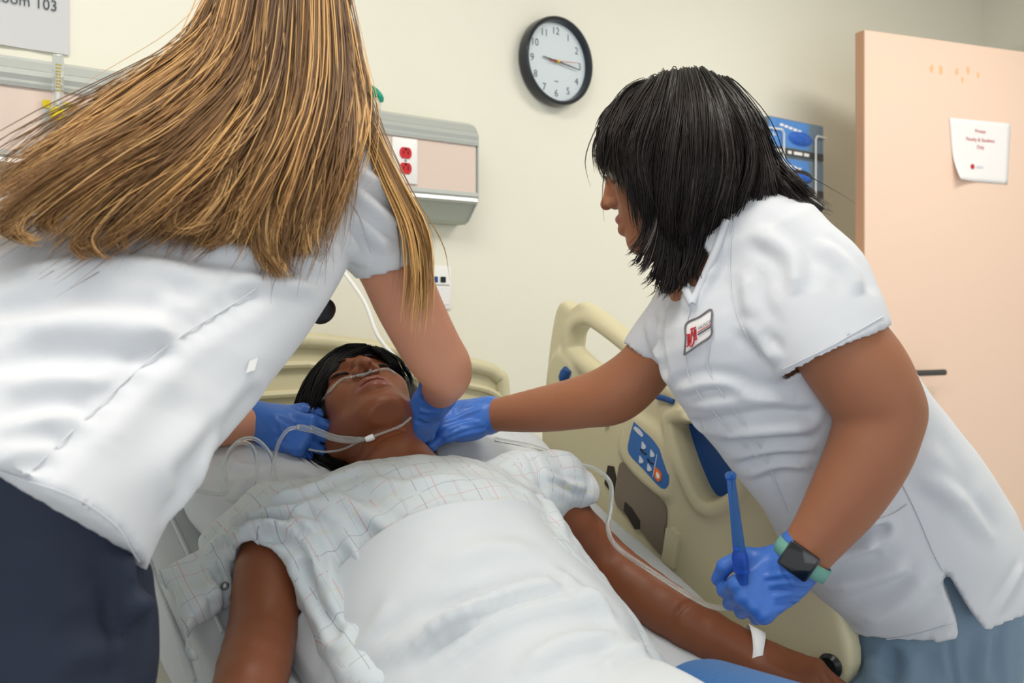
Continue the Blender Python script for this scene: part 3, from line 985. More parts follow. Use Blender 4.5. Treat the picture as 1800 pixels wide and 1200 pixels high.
# ------------------------------------------------------------------ mattress in its fitted sheet, pillow
def lin_ring(c, h, t):
    return list(c) + list(h) + list(t)
fm_ = Field((BX0 - 0.05, -2.4, 0.36), (BX1 + 0.05, -0.25, 1.1), 0.011)
rings = []
for y in np.linspace(-2.3, -0.33, 26):
    z = PIV[1] + (0 if y < PIV[0] - .12 else ((y - PIV[0] + 0.12) ** 2 / 0.48 * SL if y < PIV[0] + .12 else (y - PIV[0]) * SL))
    a = 0 if y < PIV[0] - .12 else min(1, (y - PIV[0] + .12) / .24) * math.atan(SL)
    nrm = np.array([0, -math.sin(a), math.cos(a)])
    rings.append(lin_ring(np.array([BXC, y, z]) - nrm * 0.076, ((BX1 - BX0) / 2, 0, 0), nrm * 0.076))
fm_.loft(rings, k=0, power=7.0)
V, F = fm_.mesh(4)
V = folds(V, F, [(((300, 1010), (330, 1090), (372, 1190)), 0.010, 0.006), (((280, 1000), (310, 1110), (330, 1200)), 0.012, 0.006),
                 (((1000, 800), (1120, 930), (1220, 1020)), 0.010, 0.005), (((1060, 870), (1130, 950), (1180, 990)), 0.012, 0.004)])
V = wob(V, F, 9, 0.006, 3)
mt = obj('mattress', V, F, M_linen)
mtree = bvh(V, F)
for sp_ in (((296, 900), (345, 1005), (392, 1112)), ((262, 980), (300, 1080), (345, 1195))):
    seam_line('piping', mtree, sp_, M_linen, mt, 0.0035)
tag(mt, 'mattress in a white fitted sheet on the hospital bed', 'mattress')

inc = np.array([0, math.cos(0.41), math.sin(0.41)]); inn = np.array([0, -math.sin(0.41), math.cos(0.41)])
BM = np.stack([X1, inc, inn], 1)
pc = np.array([0.885, -0.615, mtop(-0.615) + 0.055])
fp = Field(pc - 0.5, pc + 0.5, 0.008)
fp.ell(pc, (0.36, 0.19, 0.075), BM, k=0)
fp.box(pc, (0.37, 0.19, 0.032), BM, rad=0.03, k=0.05)
fp.ell(pc + inn * 0.10 + X1 * -0.05 , (0.13, 0.16, 0.075), BM, k=0.05, op='cut')
V, F = fp.mesh(3)
V = folds(V, F, [(((380, 800), (430, 820), (480, 810)), 0.010, 0.006), (((400, 880), (440, 840), (500, 810)), 0.010, 0.007), (((370, 840), (420, 850), (470, 880)), 0.008, 0.006),
                 (((830, 740), (880, 750), (930, 780)), 0.01, 0.006)])
V = wob(V, F, 12, 0.006, 8)
pl = obj('pillow', V, F, M_linen)
tag(pl, 'white pillow under the head of the training manikin', 'pillow')

# ------------------------------------------------------------------ shared builders for figures
def head_prims(f, H, Xa, Ya, Za, s=1.0, detail=True, ears=True, mouth=True):
    """a head: H centre between the ears, Xa sideways, Ya out of the face, Za to the crown"""
    M = np.stack([Xa, Ya, Za], 1)
    L = lambda x, y, z: H + s * (Xa * x + Ya * y + Za * z)
    f.ell(L(0, -0.018, 0.036), s * np.array([0.075, 0.094, 0.082]), M, k=0.0)
    f.ell(L(0, 0.030, -0.030), s * np.array([0.060, 0.062, 0.082]), M, k=0.03)
    for sg in (-1, 1):
        f.cap(L(sg * 0.052, -0.004, -0.050), L(sg * 0.018, 0.068, -0.098), s * 0.024, s * 0.020, k=0.03)
        f.ell(L(sg * 0.036, 0.058, -0.026), s * np.array([0.026, 0.024, 0.030]), M, k=0.02)
    f.ell(L(0, 0.076, -0.101), s * np.array([0.022, 0.018, 0.017]), M, k=0.02)
    f.ell(L(0, 0.074, -0.064), s * np.array([0.030, 0.020, 0.024]), M, k=0.02)
    f.cap(L(0, 0.082, 0.026), L(0, 0.104, -0.020), s * 0.009, s * 0.0105, k=0.014)
    f.ell(L(0, 0.109, -0.025), s * np.array([0.012, 0.011, 0.010]), M, k=0.006)
    for sg in (-1, 1):
        f.ell(L(sg * 0.013, 0.097, -0.029), s * np.array([0.009, 0.011, 0.008]), M, k=0.005)
        f.cap(L(sg * 0.012, 0.080, 0.034), L(sg * 0.044, 0.066, 0.032), s * 0.011, s * 0.009, k=0.012)
        f.ell(L(sg * 0.031, 0.090, 0.012), s * np.array([0.018, 0.012, 0.013]), M, k=0.012, op='cut')
        f.ell(L(sg * 0.031, 0.068, 0.010), s * np.array([0.0185, 0.0165, 0.0135]), M, k=0.004)
    if detail:
        for sg in (-1, 1):
            f.ell(L(sg * 0.0075, 0.108, -0.0355), s * np.array([0.0052, 0.009, 0.0058]), M, k=0.002, op='cut')
            pts = [L(sg * 0.031 + sg * 0.0165 * t, 0.0855 - 0.008 * t * t, 0.0055 - 0.0035 * (1 - t * t)) for t in np.linspace(-1, 1, 7)]
            for a, b in zip(pts[:-1], pts[1:]):
                f.cap(a, b, s * 0.0017, k=0.001, op='cut')
    # lips
    up = [L(t * 0.029, 0.0965 - 0.016 * t * t - 0.002 * (abs(t) < .15), -0.0565 - 0.006 * t * t) for t in np.linspace(-1, 1, 9)]
    lo = [L(t * 0.027, 0.0945 - 0.016 * t * t, -0.0735 + 0.007 * t * t) for t in np.linspace(-1, 1, 9)]
    ru = [0.0040 + 0.0038 * (1 - abs(t)) for t in np.linspace(-1, 1, 9)]
    rl = [0.0040 + 0.0058 * (1 - t * t) for t in np.linspace(-1, 1, 9)]
    for i in range(8):
        f.cap(up[i], up[i + 1], s * ru[i], s * ru[i + 1], k=0.004)
        f.cap(lo[i], lo[i + 1], s * rl[i], s * rl[i + 1], k=0.004)
    if mouth:
        f.ell(L(0, 0.101, -0.0645), s * np.array([0.024, 0.016, 0.0034]), M, k=0.002, op='cut')
    if ears:
        for sg in (-1, 1):
            f.ell(L(sg * 0.077, -0.008, 0.002), s * np.array([0.008, 0.020, 0.031]), M, k=0.006)
            f.ell(L(sg * 0.085, -0.002, 0.004), s * np.array([0.006, 0.010, 0.018]), M, k=0.005, op='cut')
    return L

def hand_prims(f, W, fd, nd, ld, curl, s=1.0, spread=0.10, thumb=None, fat=1.0, k=0.008):
    """W wrist, fd along the hand, nd out of the PALM, ld towards the thumb side"""
    fd = unit(fd); nd = unit(np.asarray(nd, float) - fd * np.dot(nd, fd)); ld0 = np.asarray(ld, float)
    l = np.cross(fd, nd)
    if l @ ld0 < 0: l = -l
    Q = lambda a, b, c: W + s * (fd * a + l * b + nd * c)
    M = np.stack([fd, l, nd], 1)
    f.box(Q(0.052, 0.0, 0.0), s * np.array([0.050, 0.040, 0.0145]), M, rad=s * 0.014, k=k)
    f.ell(Q(0.030, 0.026, 0.012), s * np.array([0.034, 0.018, 0.016]), M, k=0.012)
    f.ell(Q(0.035, -0.026, 0.008), s * np.array([0.036, 0.014, 0.015]), M, k=0.012)
    f.cap(Q(-0.03, 0, 0), Q(0.02, 0, 0), s * 0.026 * fat, s * 0.026 * fat, k=0.015)
    dims = ((0.031, (0.044, 0.026, 0.021), 0.098), (0.0105, (0.049, 0.030, 0.023), 0.102), (-0.0105, (0.045, 0.028, 0.022), 0.098), (-0.030, (0.035, 0.021, 0.019), 0.090))
    for i, (b, seg, a0) in enumerate(dims):
        p = Q(a0 - 0.008, b * 0.95, 0.0)
        ang = 0.0
        sp = spread * (1.5 - i)
        r0 = 0.0100 * fat if i < 3 else 0.0088 * fat
        f.ell(p, s * np.array([0.013, 0.0115, 0.0125]) * fat, M, k=0.006)
        c = curl[i]
        for j in range(3):
            ang += c[j]
            d = fd * math.cos(ang) + nd * math.sin(ang)
            d = unit(d + l * sp * max(0.0, math.cos(ang)))
            q = p + d * s * seg[j]
            f.cap(p, q, s * r0 * (1 - 0.09 * j), s * r0 * (1 - 0.09 * (j + 1)), k=0.004)
            p = q
    th = thumb or ((0.55, 0.75, 0.30), (0.80, 0.35, 0.40), (0.85, 0.10, 0.45))
    p = Q(0.022, 0.026, 0.010)
    for j, (dv, ln) in enumerate(zip(th, (0.042, 0.033, 0.027))):
        d = unit(fd * dv[0] + l * dv[1] + nd * dv[2])
        q = p + d * s * ln
        f.cap(p, q, s * (0.0150, 0.0115, 0.0105)[j] * fat, s * (0.0118, 0.0105, 0.0090)[j] * fat, k=0.008 if j == 0 else 0.004)
        p = q
    return Q

def glove_mesh(build, lo, hi, seed, h=0.0026, lines=()):
    f = Field(lo, hi, h)
    build(f)
    V, F = f.mesh(3)
    if lines:
        V = folds(V, F, lines)
    return wob(V, F, 60, 0.0010, seed), F

def with_cols(o, cols):
    ca = o.data.color_attributes.new('Col', 'FLOAT_COLOR', 'POINT')
    ca.data.foreach_set('color', np.asarray(cols, np.float32).ravel())

def strands(guides, n, m, rad, seed, palette, jit=0.012, clumps=24, clump=0.55, wav=0.006, short=0.2, side=3, tip=0.25, frizz=0.0012, fly=0.03):
    """hair: strands laid between neighbouring guide curves, drawn together into locks"""
    R = np.random.RandomState(seed)
    G = np.array([spline(np.array(g, float), m) for g in guides])
    NG = len(G)
    def at(gp):
        i = np.clip(gp.astype(int), 0, NG - 2)
        f = (gp - i)[:, None, None]
        # catmull between guides
        a, b = G[np.clip(i - 1, 0, NG - 1)], G[i]
        c, d = G[i + 1], G[np.clip(i + 2, 0, NG - 1)]
        return 0.5 * (2 * b + (c - a) * f + (2 * a - 5 * b + 4 * c - d) * f ** 2 + (3 * b - a - 3 * c + d) * f ** 3)
    gp = R.rand(n) * (NG - 1)
    cl = np.round(gp / (NG - 1) * clumps)
    crand = np.random.RandomState(seed + 1)
    cshift = crand.randn(clumps + 2) * 0.35
    ctone = crand.rand(clumps + 2)
    cp = np.clip((cl + cshift[cl.astype(int)]) / clumps * (NG - 1), 0, NG - 1.001)
    gp = np.clip(gp, 0, NG - 1.001)
    S, Cc = at(gp), at(cp)
    t = np.linspace(0, 1, m)[None, :, None]
    w = clump * t ** 0.8
    S = S * (1 - w) + Cc * w
    coff = crand.randn(clumps + 2, 3) * jit * 0.8
    S = S + coff[cl.astype(int)][:, None, :] * (0.2 + 0.8 * t)
    S = S + R.randn(n, 1, 3) * jit * (0.35 + 0.65 * t) * (0.45 + 0.55 * (1 - w))
    ph = R.rand(n, 1, 3) * 1.1 + crand.rand(clumps + 2, 1, 3)[cl.astype(int)] * 6.28
    fr = 4 + 4 * crand.rand(clumps + 2, 1, 1)[cl.astype(int)] + 0.6 * R.rand(n, 1, 1)
    S = S + np.sin(fr * t + ph) * wav * t
    S = S + R.randn(n, m, 3) * frizz * t
    flyers = R.rand(n) < fly
    S[flyers] += R.randn(flyers.sum(), 1, 3) * 0.02 * t
    L = 1 - short * R.rand(n) ** 1.5
    # shorten by re-sampling
    ti = np.linspace(0, 1, m)[None, :] * L[:, None] * (m - 1)
    i0 = np.clip(ti.astype(int), 0, m - 2); fr_ = (ti - i0)[:, :, None]
    S = S[np.arange(n)[:, None], i0] * (1 - fr_) + S[np.arange(n)[:, None], i0 + 1] * fr_
    T = np.gradient(S, axis=1); T /= np.linalg.norm(T, axis=2)[:, :, None] + 1e-9
    up = np.array([0.3, -0.6, 0.7])
    n1 = np.cross(T, up); n1 /= np.linalg.norm(n1, axis=2)[:, :, None] + 1e-9
    n2 = np.cross(T, n1)
    prof = np.minimum(1.0, 0.5 + 4 * t) * np.clip((1.02 - t) / tip, 0.12, 1)
    rr = rad * (0.6 + 0.8 * R.rand(n))[:, None, None] * prof
    V = np.stack([S + rr * (math.cos(a) * n1 + math.sin(a) * n2) for a in np.arange(side) * 2 * math.pi / side], 2)
    V = V.reshape(-1, 3)
    b = (np.arange(n)[:, None, None] * m * side + np.arange(m - 1)[None, :, None] * side + np.arange(side)[None, None, :])
    nx = (np.arange(side) + 1) % side
    b2 = (np.arange(n)[:, None, None] * m * side + np.arange(m - 1)[None, :, None] * side + nx[None, None, :])
    F = np.stack([b, b2, b2 + side, b + side], -1).reshape(-1, 4)
    # colours: palette = root tones, tip tones, light streak
    root, tips, light, streak = palette
    root, tips, light = [np.array(lin(c)[:3]) for c in (root, tips, light)]
    g = np.clip(t * 1.1 - 0.15, 0, 1) * np.ones((n, 1, 1))
    tone = (0.68 * ctone[cl.astype(int)] + 0.32 * R.rand(n))[:, None, None]
    col = root * (1 - g) + tips * g
    st = (tone > 1 - streak)
    col = np.where(st, col * 0.35 + light * 0.65, col) * (0.62 + 0.75 * tone ** 1.2)
    col = np.repeat(col, side, axis=1).reshape(-1, 3)
    return V, F, np.hstack([col, np.ones((len(col), 1))])

def join(parts):
    Vs, Fs, Cs, k = [], [], [], 0
    for p in parts:
        Vs.append(p[0]); Fs.append(p[1] + k); Cs.append(p[2] if len(p) > 2 else None)
        k += len(p[0])
    C = None if Cs[0] is None else np.vstack(Cs)
    return np.vstack(Vs), np.vstack(Fs), C

def flatcol(V, rgb):
    return np.tile(np.array(lin(rgb)), (len(V), 1))

# ------------------------------------------------------------------ training manikin
M_man = mat('manikin_skin', (122, 70, 44), 0.46, spec=0.40, vary=0.05, vscale=14, bump=0.03, bscale=300)
M_lip = mat('manikin_lip', (124, 66, 52), 0.38, spec=0.5)
M_slit = mat('dark_slit', (28, 16, 12), 0.6)
M_hairb = mat('black_wig', (16, 16, 18), 0.44, spec=0.35, attr='Col')
M_hairm = mat('hair_strands', (90, 60, 35), 0.42, spec=0.35, attr='Col')

Cw = unit(np.array([0.23, 0.96, 0.10])); Xw = np.array([0.956, -0.236, 0.18]); Xw = unit(Xw - Cw * (Xw @ Cw))
Nw = -np.cross(Cw, Xw)
_t = math.radians(17)
Cw, Nw = unit(Cw * math.cos(_t) + Nw * math.sin(_t)), unit(Nw * math.cos(_t) - Cw * math.sin(_t))     # chin comes down a little
HS = 1.15
E = P(630, 648, 1.665)
HM = E - HS * (Nw * 0.082 + Cw * 0.012)
man = thing('training_manikin', 'dark skinned nursing manikin lying on the bed in a hospital gown', 'manikin', (0.82, -1.0, 0.6))

lat = unit(np.array([0.43, -0.06, 0.02]))
SR, SLf = np.array([0.625, -0.825, 0.835]), np.array([1.015, -0.885, 0.845])
def brings(g=0.0):
    out = []
    for c, w, t in (((0.81, -0.80, 0.875), 0.13, 0.055), ((0.81, -0.86, 0.85), 0.185, 0.085), ((0.82, -0.97, 0.80), 0.175, 0.108), ((0.825, -1.12, 0.725), 0.138, 0.106),
                    ((0.825, -1.28, 0.640), 0.125, 0.080), ((0.83, -1.45, 0.620), 0.12, 0.068)):
        out.append(list(c) + list(lat * (w + g)) + list(inn * (t + g)))
    return out
# body field
fb = Field((0.36, -1.50, 0.54), (1.46, -0.55, 1.06), 0.0055)
fb.loft(brings(), k=0.0)
LA = [(SLf, 0.058), (P(985, 905, 1.655), 0.048), (P(1060, 980, 1.675), 0.043), (P(1128, 1040, 1.622), 0.045), (P(1226, 1104, 1.570), 0.041), (P(1308, 1148, 1.545), 0.033)]
RA = [(SR, 0.060), (P(480, 985, 1.365), 0.050), (P(463, 1100, 1.300), 0.047), (P(440, 1200, 1.200), 0.046), (P(415, 1330, 1.10), 0.034)]
fb.chain(LA, k=0.03, res=14)
fb.chain(RA, k=0.03, res=14)
NB = np.array([0.805, -0.815, 0.90])
neck0 = HM + HS * (Cw * -0.050 - Nw * 0.018)
fb.cap(neck0, NB, 0.054, 0.060, k=0.02)
wl = P(1310, 1146, 1.545); hdir = P(1400, 1180, 1.505) - wl
hand_prims(fb, wl + unit(hdir) * 0.012, hdir, np.array([0.15, 0.1, -1.0]), np.array([0.6, 0.8, 0.2]), [(0.5, 0.5, 0.3), (0.5, 0.5, 0.3), (0.55, 0.5, 0.3), (0.6, 0.5, 0.3)], 1.08, fat=1.1, k=0.012)
wr_ = P(415, 1330, 1.10)
hand_prims(fb, wr_, P(412, 1400, 1.02) - wr_, np.array([0, 0, -1.0]), np.array([1.0, 0, 0]), [(0.2, 0.3, 0.2)] * 4, 1.0, k=0.012)
Vb, Fb = fb.mesh(4)
# crease of the removable forearm skin
Vb = folds(Vb, Fb, [(((1182, 1108), (1186, 1085), (1205, 1062), (1222, 1056)), 0.0045, -0.003)])
fh = Field(HM - 0.18, HM + 0.18, 0.0024)
Lh = head_prims(fh, HM, Xw, Nw, Cw, HS)
fh.cap(neck0, NB, 0.054, 0.060, k=0.02)
fh.plane(NB * 0.72 + neck0 * 0.28, NB - neck0)
Vh, Fh = fh.mesh(3)
V, F, _ = join([(Vb, Fb), (Vh, Fh)])
mb_ = obj('body', V, F, M_man, man)
mb_.data.materials.append(M_lip)
# lips take their own colour
q = (V - HM) / HS
loc = np.stack([q @ Xw, q @ Nw, q @ Cw], 1)
inl = (np.abs(loc[:, 0]) < 0.030) & (loc[:, 1] > 0.076) & (((loc[:, 0] / 0.0305) ** 2 + ((loc[:, 2] + 0.0645) / 0.0165) ** 2) < 1) & (loc[:, 1] < 0.12)
mb_.data.polygons.foreach_set('material_index', inl[F].all(1).astype(np.int32))
for sg in (-1, 1):
    lash = [HM + HS * (Xw * (sg * 0.031 + sg * 0.0175 * t) + Nw * (0.0862 - 0.009 * t * t) + Cw * (0.0052 - 0.0035 * (1 - t * t))) for t in np.linspace(-1, 1, 9)]
    MB().tube(lash, [0.0008, 0.0020, 0.0027, 0.0028, 0.0028, 0.0028, 0.0027, 0.0020, 0.0008], 6, 20).build('eyelid_slit', M_slit, man, smooth='auto')
    brow = [HM + HS * (Xw * (sg * (0.014 + 0.034 * t)) + Nw * (0.0925 - 0.006 * t - 0.014 * t * t) + Cw * (0.030 + 0.006 * math.sin(2.4 * t))) for t in np.linspace(0, 1, 8)]
    MB().tube(brow, [0.0012, 0.0022, 0.0026, 0.0026, 0.0024, 0.002, 0.0016, 0.0008], 6, 18).build('eyebrow', M_slit, man, smooth='auto')
htree = bvh(V, F)

# wig: a moulded bulk with strands over it
HMt = np.stack([Xw, Nw, Cw], 1)
fw = Field(HM - 0.24, HM + 0.22, 0.0045)
Lw = lambda x, y, z: HM + HS * (Xw * x + Nw * y + Cw * z)
fw.ell(Lw(0, -0.018, 0.040), np.array([0.090, 0.108, 0.098]) * HS, HMt, k=0)
for sg in (-1, 1):
    fw.chain([(Lw(sg * 0.070, 0.0, 0.03), 0.038), (Lw(sg * 0.080, -0.040, -0.01), 0.034)] + ([(Lw(sg * 0.080, -0.078, -0.09), 0.034), (Lw(sg * 0.070, -0.085, -0.15), 0.026)] if sg < 0 else [(Lw(sg * 0.07, -0.065, -0.08), 0.025)]), k=0.03)
fw.ell(Lw(0, -0.075, -0.09), np.array([0.085, 0.035, 0.09]) * HS, HMt, k=0.03)
fw.ell(Lw(0.012, 0.105, -0.035), np.array([0.068, 0.085, 0.090]) * HS, HMt, k=0.012, op='cut')
fw.ell(Lw(0.0, 0.06, -0.10), np.array([0.062, 0.09, 0.08]) * HS, HMt, k=0.01, op='cut')
Vw, Fw = fw.mesh(3)
wtree = bvh(Vw, Fw)
parts = [(Vw, Fw, flatcol(Vw, (14, 14, 15)))]
def onvol(tree, pts, fb, off=0.003):
    return [surf(tree, a, b, fb, off) for a, b in pts]
wg = [((642, 607), (592, 612), (542, 662), (520, 730), (518, 795)), ((640, 608), (600, 618), (560, 660), (540, 720), (525, 790)), ((640, 608), (595, 625), (565, 670), (552, 715), (540, 760)),
      ((645, 609), (600, 630), (580, 660), (566, 690), (556, 725)), ((650, 609), (615, 625), (598, 636), (586, 650), (575, 672)),
      ((652, 610), (640, 618), (620, 626), (604, 634), (592, 645)), ((655, 610), (665, 618), (650, 625), (630, 628), (612, 632)), ((660, 610), (680, 626), (672, 630), (660, 630), (645, 628)),
      ((662, 611), (685, 630), (690, 640), (692, 650), (694, 658)), ((665, 612), (690, 632), (697, 645), (700, 655), (702, 664)), ((668, 612), (698, 632), (708, 650), (714, 668), (716, 690))]
parts.append(strands([onvol(wtree, g, 1.70, 0.004) for g in wg], 1500, 12, 0.0009, 11, ((9, 9, 10), (8, 8, 9), (34, 36, 40), 0.05), jit=0.004, clumps=22, clump=0.4, wav=0.002, short=0.15, frizz=0.0004, fly=0.0))
wg2 = [((540, 700), (528, 740), (530, 790), (555, 825)), ((550, 740), (540, 780), (550, 815), (580, 830)), ((560, 770), (560, 800), (580, 820), (610, 828)), ((575, 785), (590, 805), (615, 815), (640, 812))]
parts.append(strands([onvol(wtree, g, 1.66, 0.004) for g in wg2], 700, 10, 0.0009, 12, ((8, 8, 9), (8, 8, 8), (22, 23, 26), 0.04), jit=0.008, clumps=14, clump=0.3, wav=0.003, short=0.2, frizz=0.0006))
V, F, C = join(parts)
wo = obj('wig', V, F, M_hairb, man)
with_cols(wo, C)

# hospital gown: white cotton with a fine coloured check
def gown_mat():
    m = mat('gown_cotton', (200, 206, 212), 0.85, sheen=0.1)
    nt = m.node_tree; b = nt.nodes['Principled BSDF']
    uv = nt.nodes.new('ShaderNodeAttribute'); uv.attribute_name = 'weave'
    sp = nt.nodes.new('ShaderNodeSeparateXYZ'); nt.links.new(uv.outputs['Vector'], sp.inputs[0])
    def math_(op, a, bb=None):
        n = nt.nodes.new('ShaderNodeMath'); n.operation = op
        for i, x in enumerate((a, bb)):
            if x is None: continue
            if isinstance(x, (int, float)): n.inputs[i].default_value = x
            else: nt.links.new(x, n.inputs[i])
        return n.outputs[0]
    nz = nt.nodes.new('ShaderNodeTexNoise'); nz.inputs['Scale'].default_value = 30.0
    nt.links.new(uv.outputs['Vector'], nz.inputs['Vector'])
    dash = math_('GREATER_THAN', nz.outputs['Fac'], 0.44)
    col = None
    def line(coord, per, off, wd, rgb, prev, amt):
        f = math_('FRACT', math_('ADD', math_('DIVIDE', coord, per), off))
        k = math_('MULTIPLY', math_('MULTIPLY', math_('LESS_THAN', f, wd), dash), amt)
        mx = nt.nodes.new('ShaderNodeMixRGB')
        nt.links.new(k, mx.inputs[0])
        if prev is None: mx.inputs[1].default_value = lin((200, 207, 211))
        else: nt.links.new(prev, mx.inputs[1])
        mx.inputs[2].default_value = lin(rgb)
        return mx.outputs[0]
    for c, per, o, w, rgb, a in ((sp.outputs[0], 0.084, 0.0, 0.013, (206, 80, 92), .55), (sp.outputs[0], 0.084, 0.33, 0.013, (88, 112, 128), .6), (sp.outputs[0], 0.084, 0.66, 0.013, (196, 130, 130), .5),
                                 (sp.outputs[0], 0.042, 0.25, 0.016, (124, 150, 166), .5), (sp.outputs[1], 0.078, 0.1, 0.013, (96, 122, 138), .55), (sp.outputs[1], 0.078, 0.43, 0.014, (200, 122, 124), .5),
                                 (sp.outputs[1], 0.078, 0.76, 0.014, (206, 194, 110), .45)):
        col = line(c, per, o, w, rgb, col, a)
    nt.links.new(col, b.inputs['Base Color'])
    return m
M_gown = gown_mat()
fg = Field((0.30, -1.42, 0.58), (1.22, -0.68, 1.02), 0.005)
fg.loft(brings(0.010), k=0.0)
# right sleeve lies crumpled on the sheet, left one is short
A0, A1 = RA[0][0], P(472, 1015, 1.345)
ax_ = unit(A1 - A0); sd = unit(np.cross(ax_, inn))
def sl_ring(c, w, t):
    return list(c) + list(sd * w) + list(np.cross(sd, ax_) * t)
fg.loft([sl_ring(A0 + inn * 0.0, 0.085, 0.078), sl_ring((A0 + A1) / 2 + np.array([-.01, 0, -.004]), 0.088, 0.076), sl_ring(A1, 0.080, 0.068)], k=0.04)
fg.ell(SR, (0.085, 0.08, 0.075), k=0.03)
fg.ell(SLf + np.array([-0.01, 0, 0]), (0.075, 0.07, 0.072), k=0.03)
fg.chain([(P(455, 930, 1.43), 0.035), (P(405, 965, 1.41), 0.026), (P(380, 1010, 1.385), 0.020)], k=0.035)
fg.box((0.495, -0.825, 0.766), (0.055, 0.080, 0.013), BM @ np.array([[.94, -.34, 0], [.34, .94, 0], [0, 0, 1]]), rad=0.012, k=0.03)
fg.box((0.468, -0.880, 0.735), (0.042, 0.060, 0.011), BM @ np.array([[.98, .17, 0], [-.17, .98, 0], [0, 0, 1]]), rad=0.010, k=0.02)
fg.chain([(P(470, 905, 1.45), 0.045), (P(420, 925, 1.45), 0.030), (P(372, 950, 1.43), 0.018)], k=0.03)
fg.chain([(P(570, 950, 1.37), 0.05), (P(578, 1030, 1.32), 0.042), (P(612, 1120, 1.27), 0.042), (P(660, 1200, 1.2), 0.04)], k=0.06)
fg.chain([(SLf + np.array([-0.02, 0.01, 0.0]), 0.068), (P(975, 850, 1.66), 0.060), (P(1003, 865, 1.67), 0.050)], k=0.03)
fg.cap(P(985, 850, 1.67), P(1024, 862, 1.69), 0.026, 0.014, k=0.02)
# openings for arms and neck
oo = A1 - ax_ * 0.055
fg.cap(oo, A1 + ax_ * 0.09, 0.056, 0.060, k=0.006, op='cut')
b1_ = P(985, 868, 1.66); b2_ = P(1062, 972, 1.675)
fg.cap(b1_ + unit(b2_ - b1_) * 0.062, b2_, 0.047, 0.050, k=0.005, op='cut')
fg.ell(NB + Cw * 0.035 + inn * 0.03, (0.080, 0.085, 0.085), k=0.01, op='cut')
Vg, Fg = fg.mesh(3)
gf = [(((560, 860), (640, 900), (720, 960)), 0.012, 0.006), (((620, 850), (720, 850), (820, 840)), 0.016, 0.006), (((460, 880), (560, 850), (650, 815)), 0.010, 0.006),
      (((580, 920), (640, 1000), (650, 1060)), 0.012, 0.009), (((545, 900), (600, 960), (610, 1080)), 0.012, -0.006), (((660, 1000), (720, 960), (800, 930)), 0.010, 0.006), (((700, 930), (690, 1000), (680, 1040)), 0.010, 0.006),
      (((360, 960), (430, 935), (520, 920), (560, 930)), 0.010, 0.010), (((390, 920), (460, 900), (530, 890)), 0.008, 0.008), (((400, 990), (420, 950), (480, 925), (540, 960), (560, 1030)), 0.008, 0.008),
      (((360, 1000), (380, 1050), (390, 1090)), 0.008, 0.008), (((385, 975), (400, 1020), (400, 1060)), 0.007, 0.007), (((530, 1000), (560, 1060), (590, 1110)), 0.010, -0.007),
      (((780, 870), (860, 900), (950, 890)), 0.012, 0.004), (((930, 800), (950, 840), (960, 880)), 0.008, -0.004), (((955, 830), (1000, 850), (1030, 860)), 0.006, 0.005), (((900, 830), (960, 880), (1000, 950)), 0.012, 0.005)]
gf = [(a, w, h * 1.2) for a, w, h in gf]
Vg = folds(Vg, Fg, gf)
Vg = wob(Vg, Fg, 22, 0.0045, 5)
Vg = wob(Vg, Fg, 55, 0.0016, 9)
go_ = obj('gown', Vg, Fg, M_gown, man)
at_ = go_.data.attributes.new('weave', 'FLOAT_VECTOR', 'POINT')
wv = np.stack([Vg @ lat + 0.35 * (Vg[:, 2] - 0.8) * np.sign(Vg[:, 0] - 0.82) * -1 * (np.abs(Vg[:, 0] - 0.82) > 0.15), (Vg @ inc), Vg[:, 2] * 0.2], 1)
wv += 0.006 * np.array([[noise.noise(Vector(v) * 9), noise.noise(Vector(v) * 9 + Vector((5, 5, 5))), 0] for v in Vg])
at_.data.foreach_set('vector', wv.astype(np.float32).ravel())
gtree = bvh(Vg, Fg)
sn = surf(gtree, 396, 1029, 1.36, 0.002)
MB().lathe([(0.006, 0), (0.006, 0.002), (0.0045, 0.004), (0.0025, 0.003)], Matrix.Translation(Vector(sn)) @ Vector(unit(CAM - sn)).to_track_quat('Z', 'Y').to_matrix().to_4x4(), 16).build('snap', M_steel, go_, smooth='auto')

# identity band around the wrist
wc, wd_ = P(1322, 1151, 1.540), unit(P(1310, 1146, 1.545) - P(1228, 1104, 1.57))
e1 = unit(np.cross(wd_, [0, 0, 1.0])); e2 = np.cross(e1, wd_)
V, F = [], []
NB_ = 40
for k in range(NB_):
    a = 2 * math.pi * k / NB_
    rr_ = 0.038 + 0.005 * max(0, math.cos(a - 2.4))
    wid = 0.008 + 0.006 * max(0, math.cos(a - 1.9)) ** 2
    c = wc + wd_ * 0.012 * math.cos(a + 0.6) + rr_ * (math.cos(a) * e1 + math.sin(a) * e2)
    V += [c - wd_ * wid, c + wd_ * wid]
for k in range(NB_):
    j = (k + 1) % NB_
    F.append((2 * k, 2 * k + 1, 2 * j + 1, 2 * j))
wb = obj('wrist_band', V, F, M_white, man)
wb.modifiers.new('thick', 'SOLIDIFY').thickness = 0.001

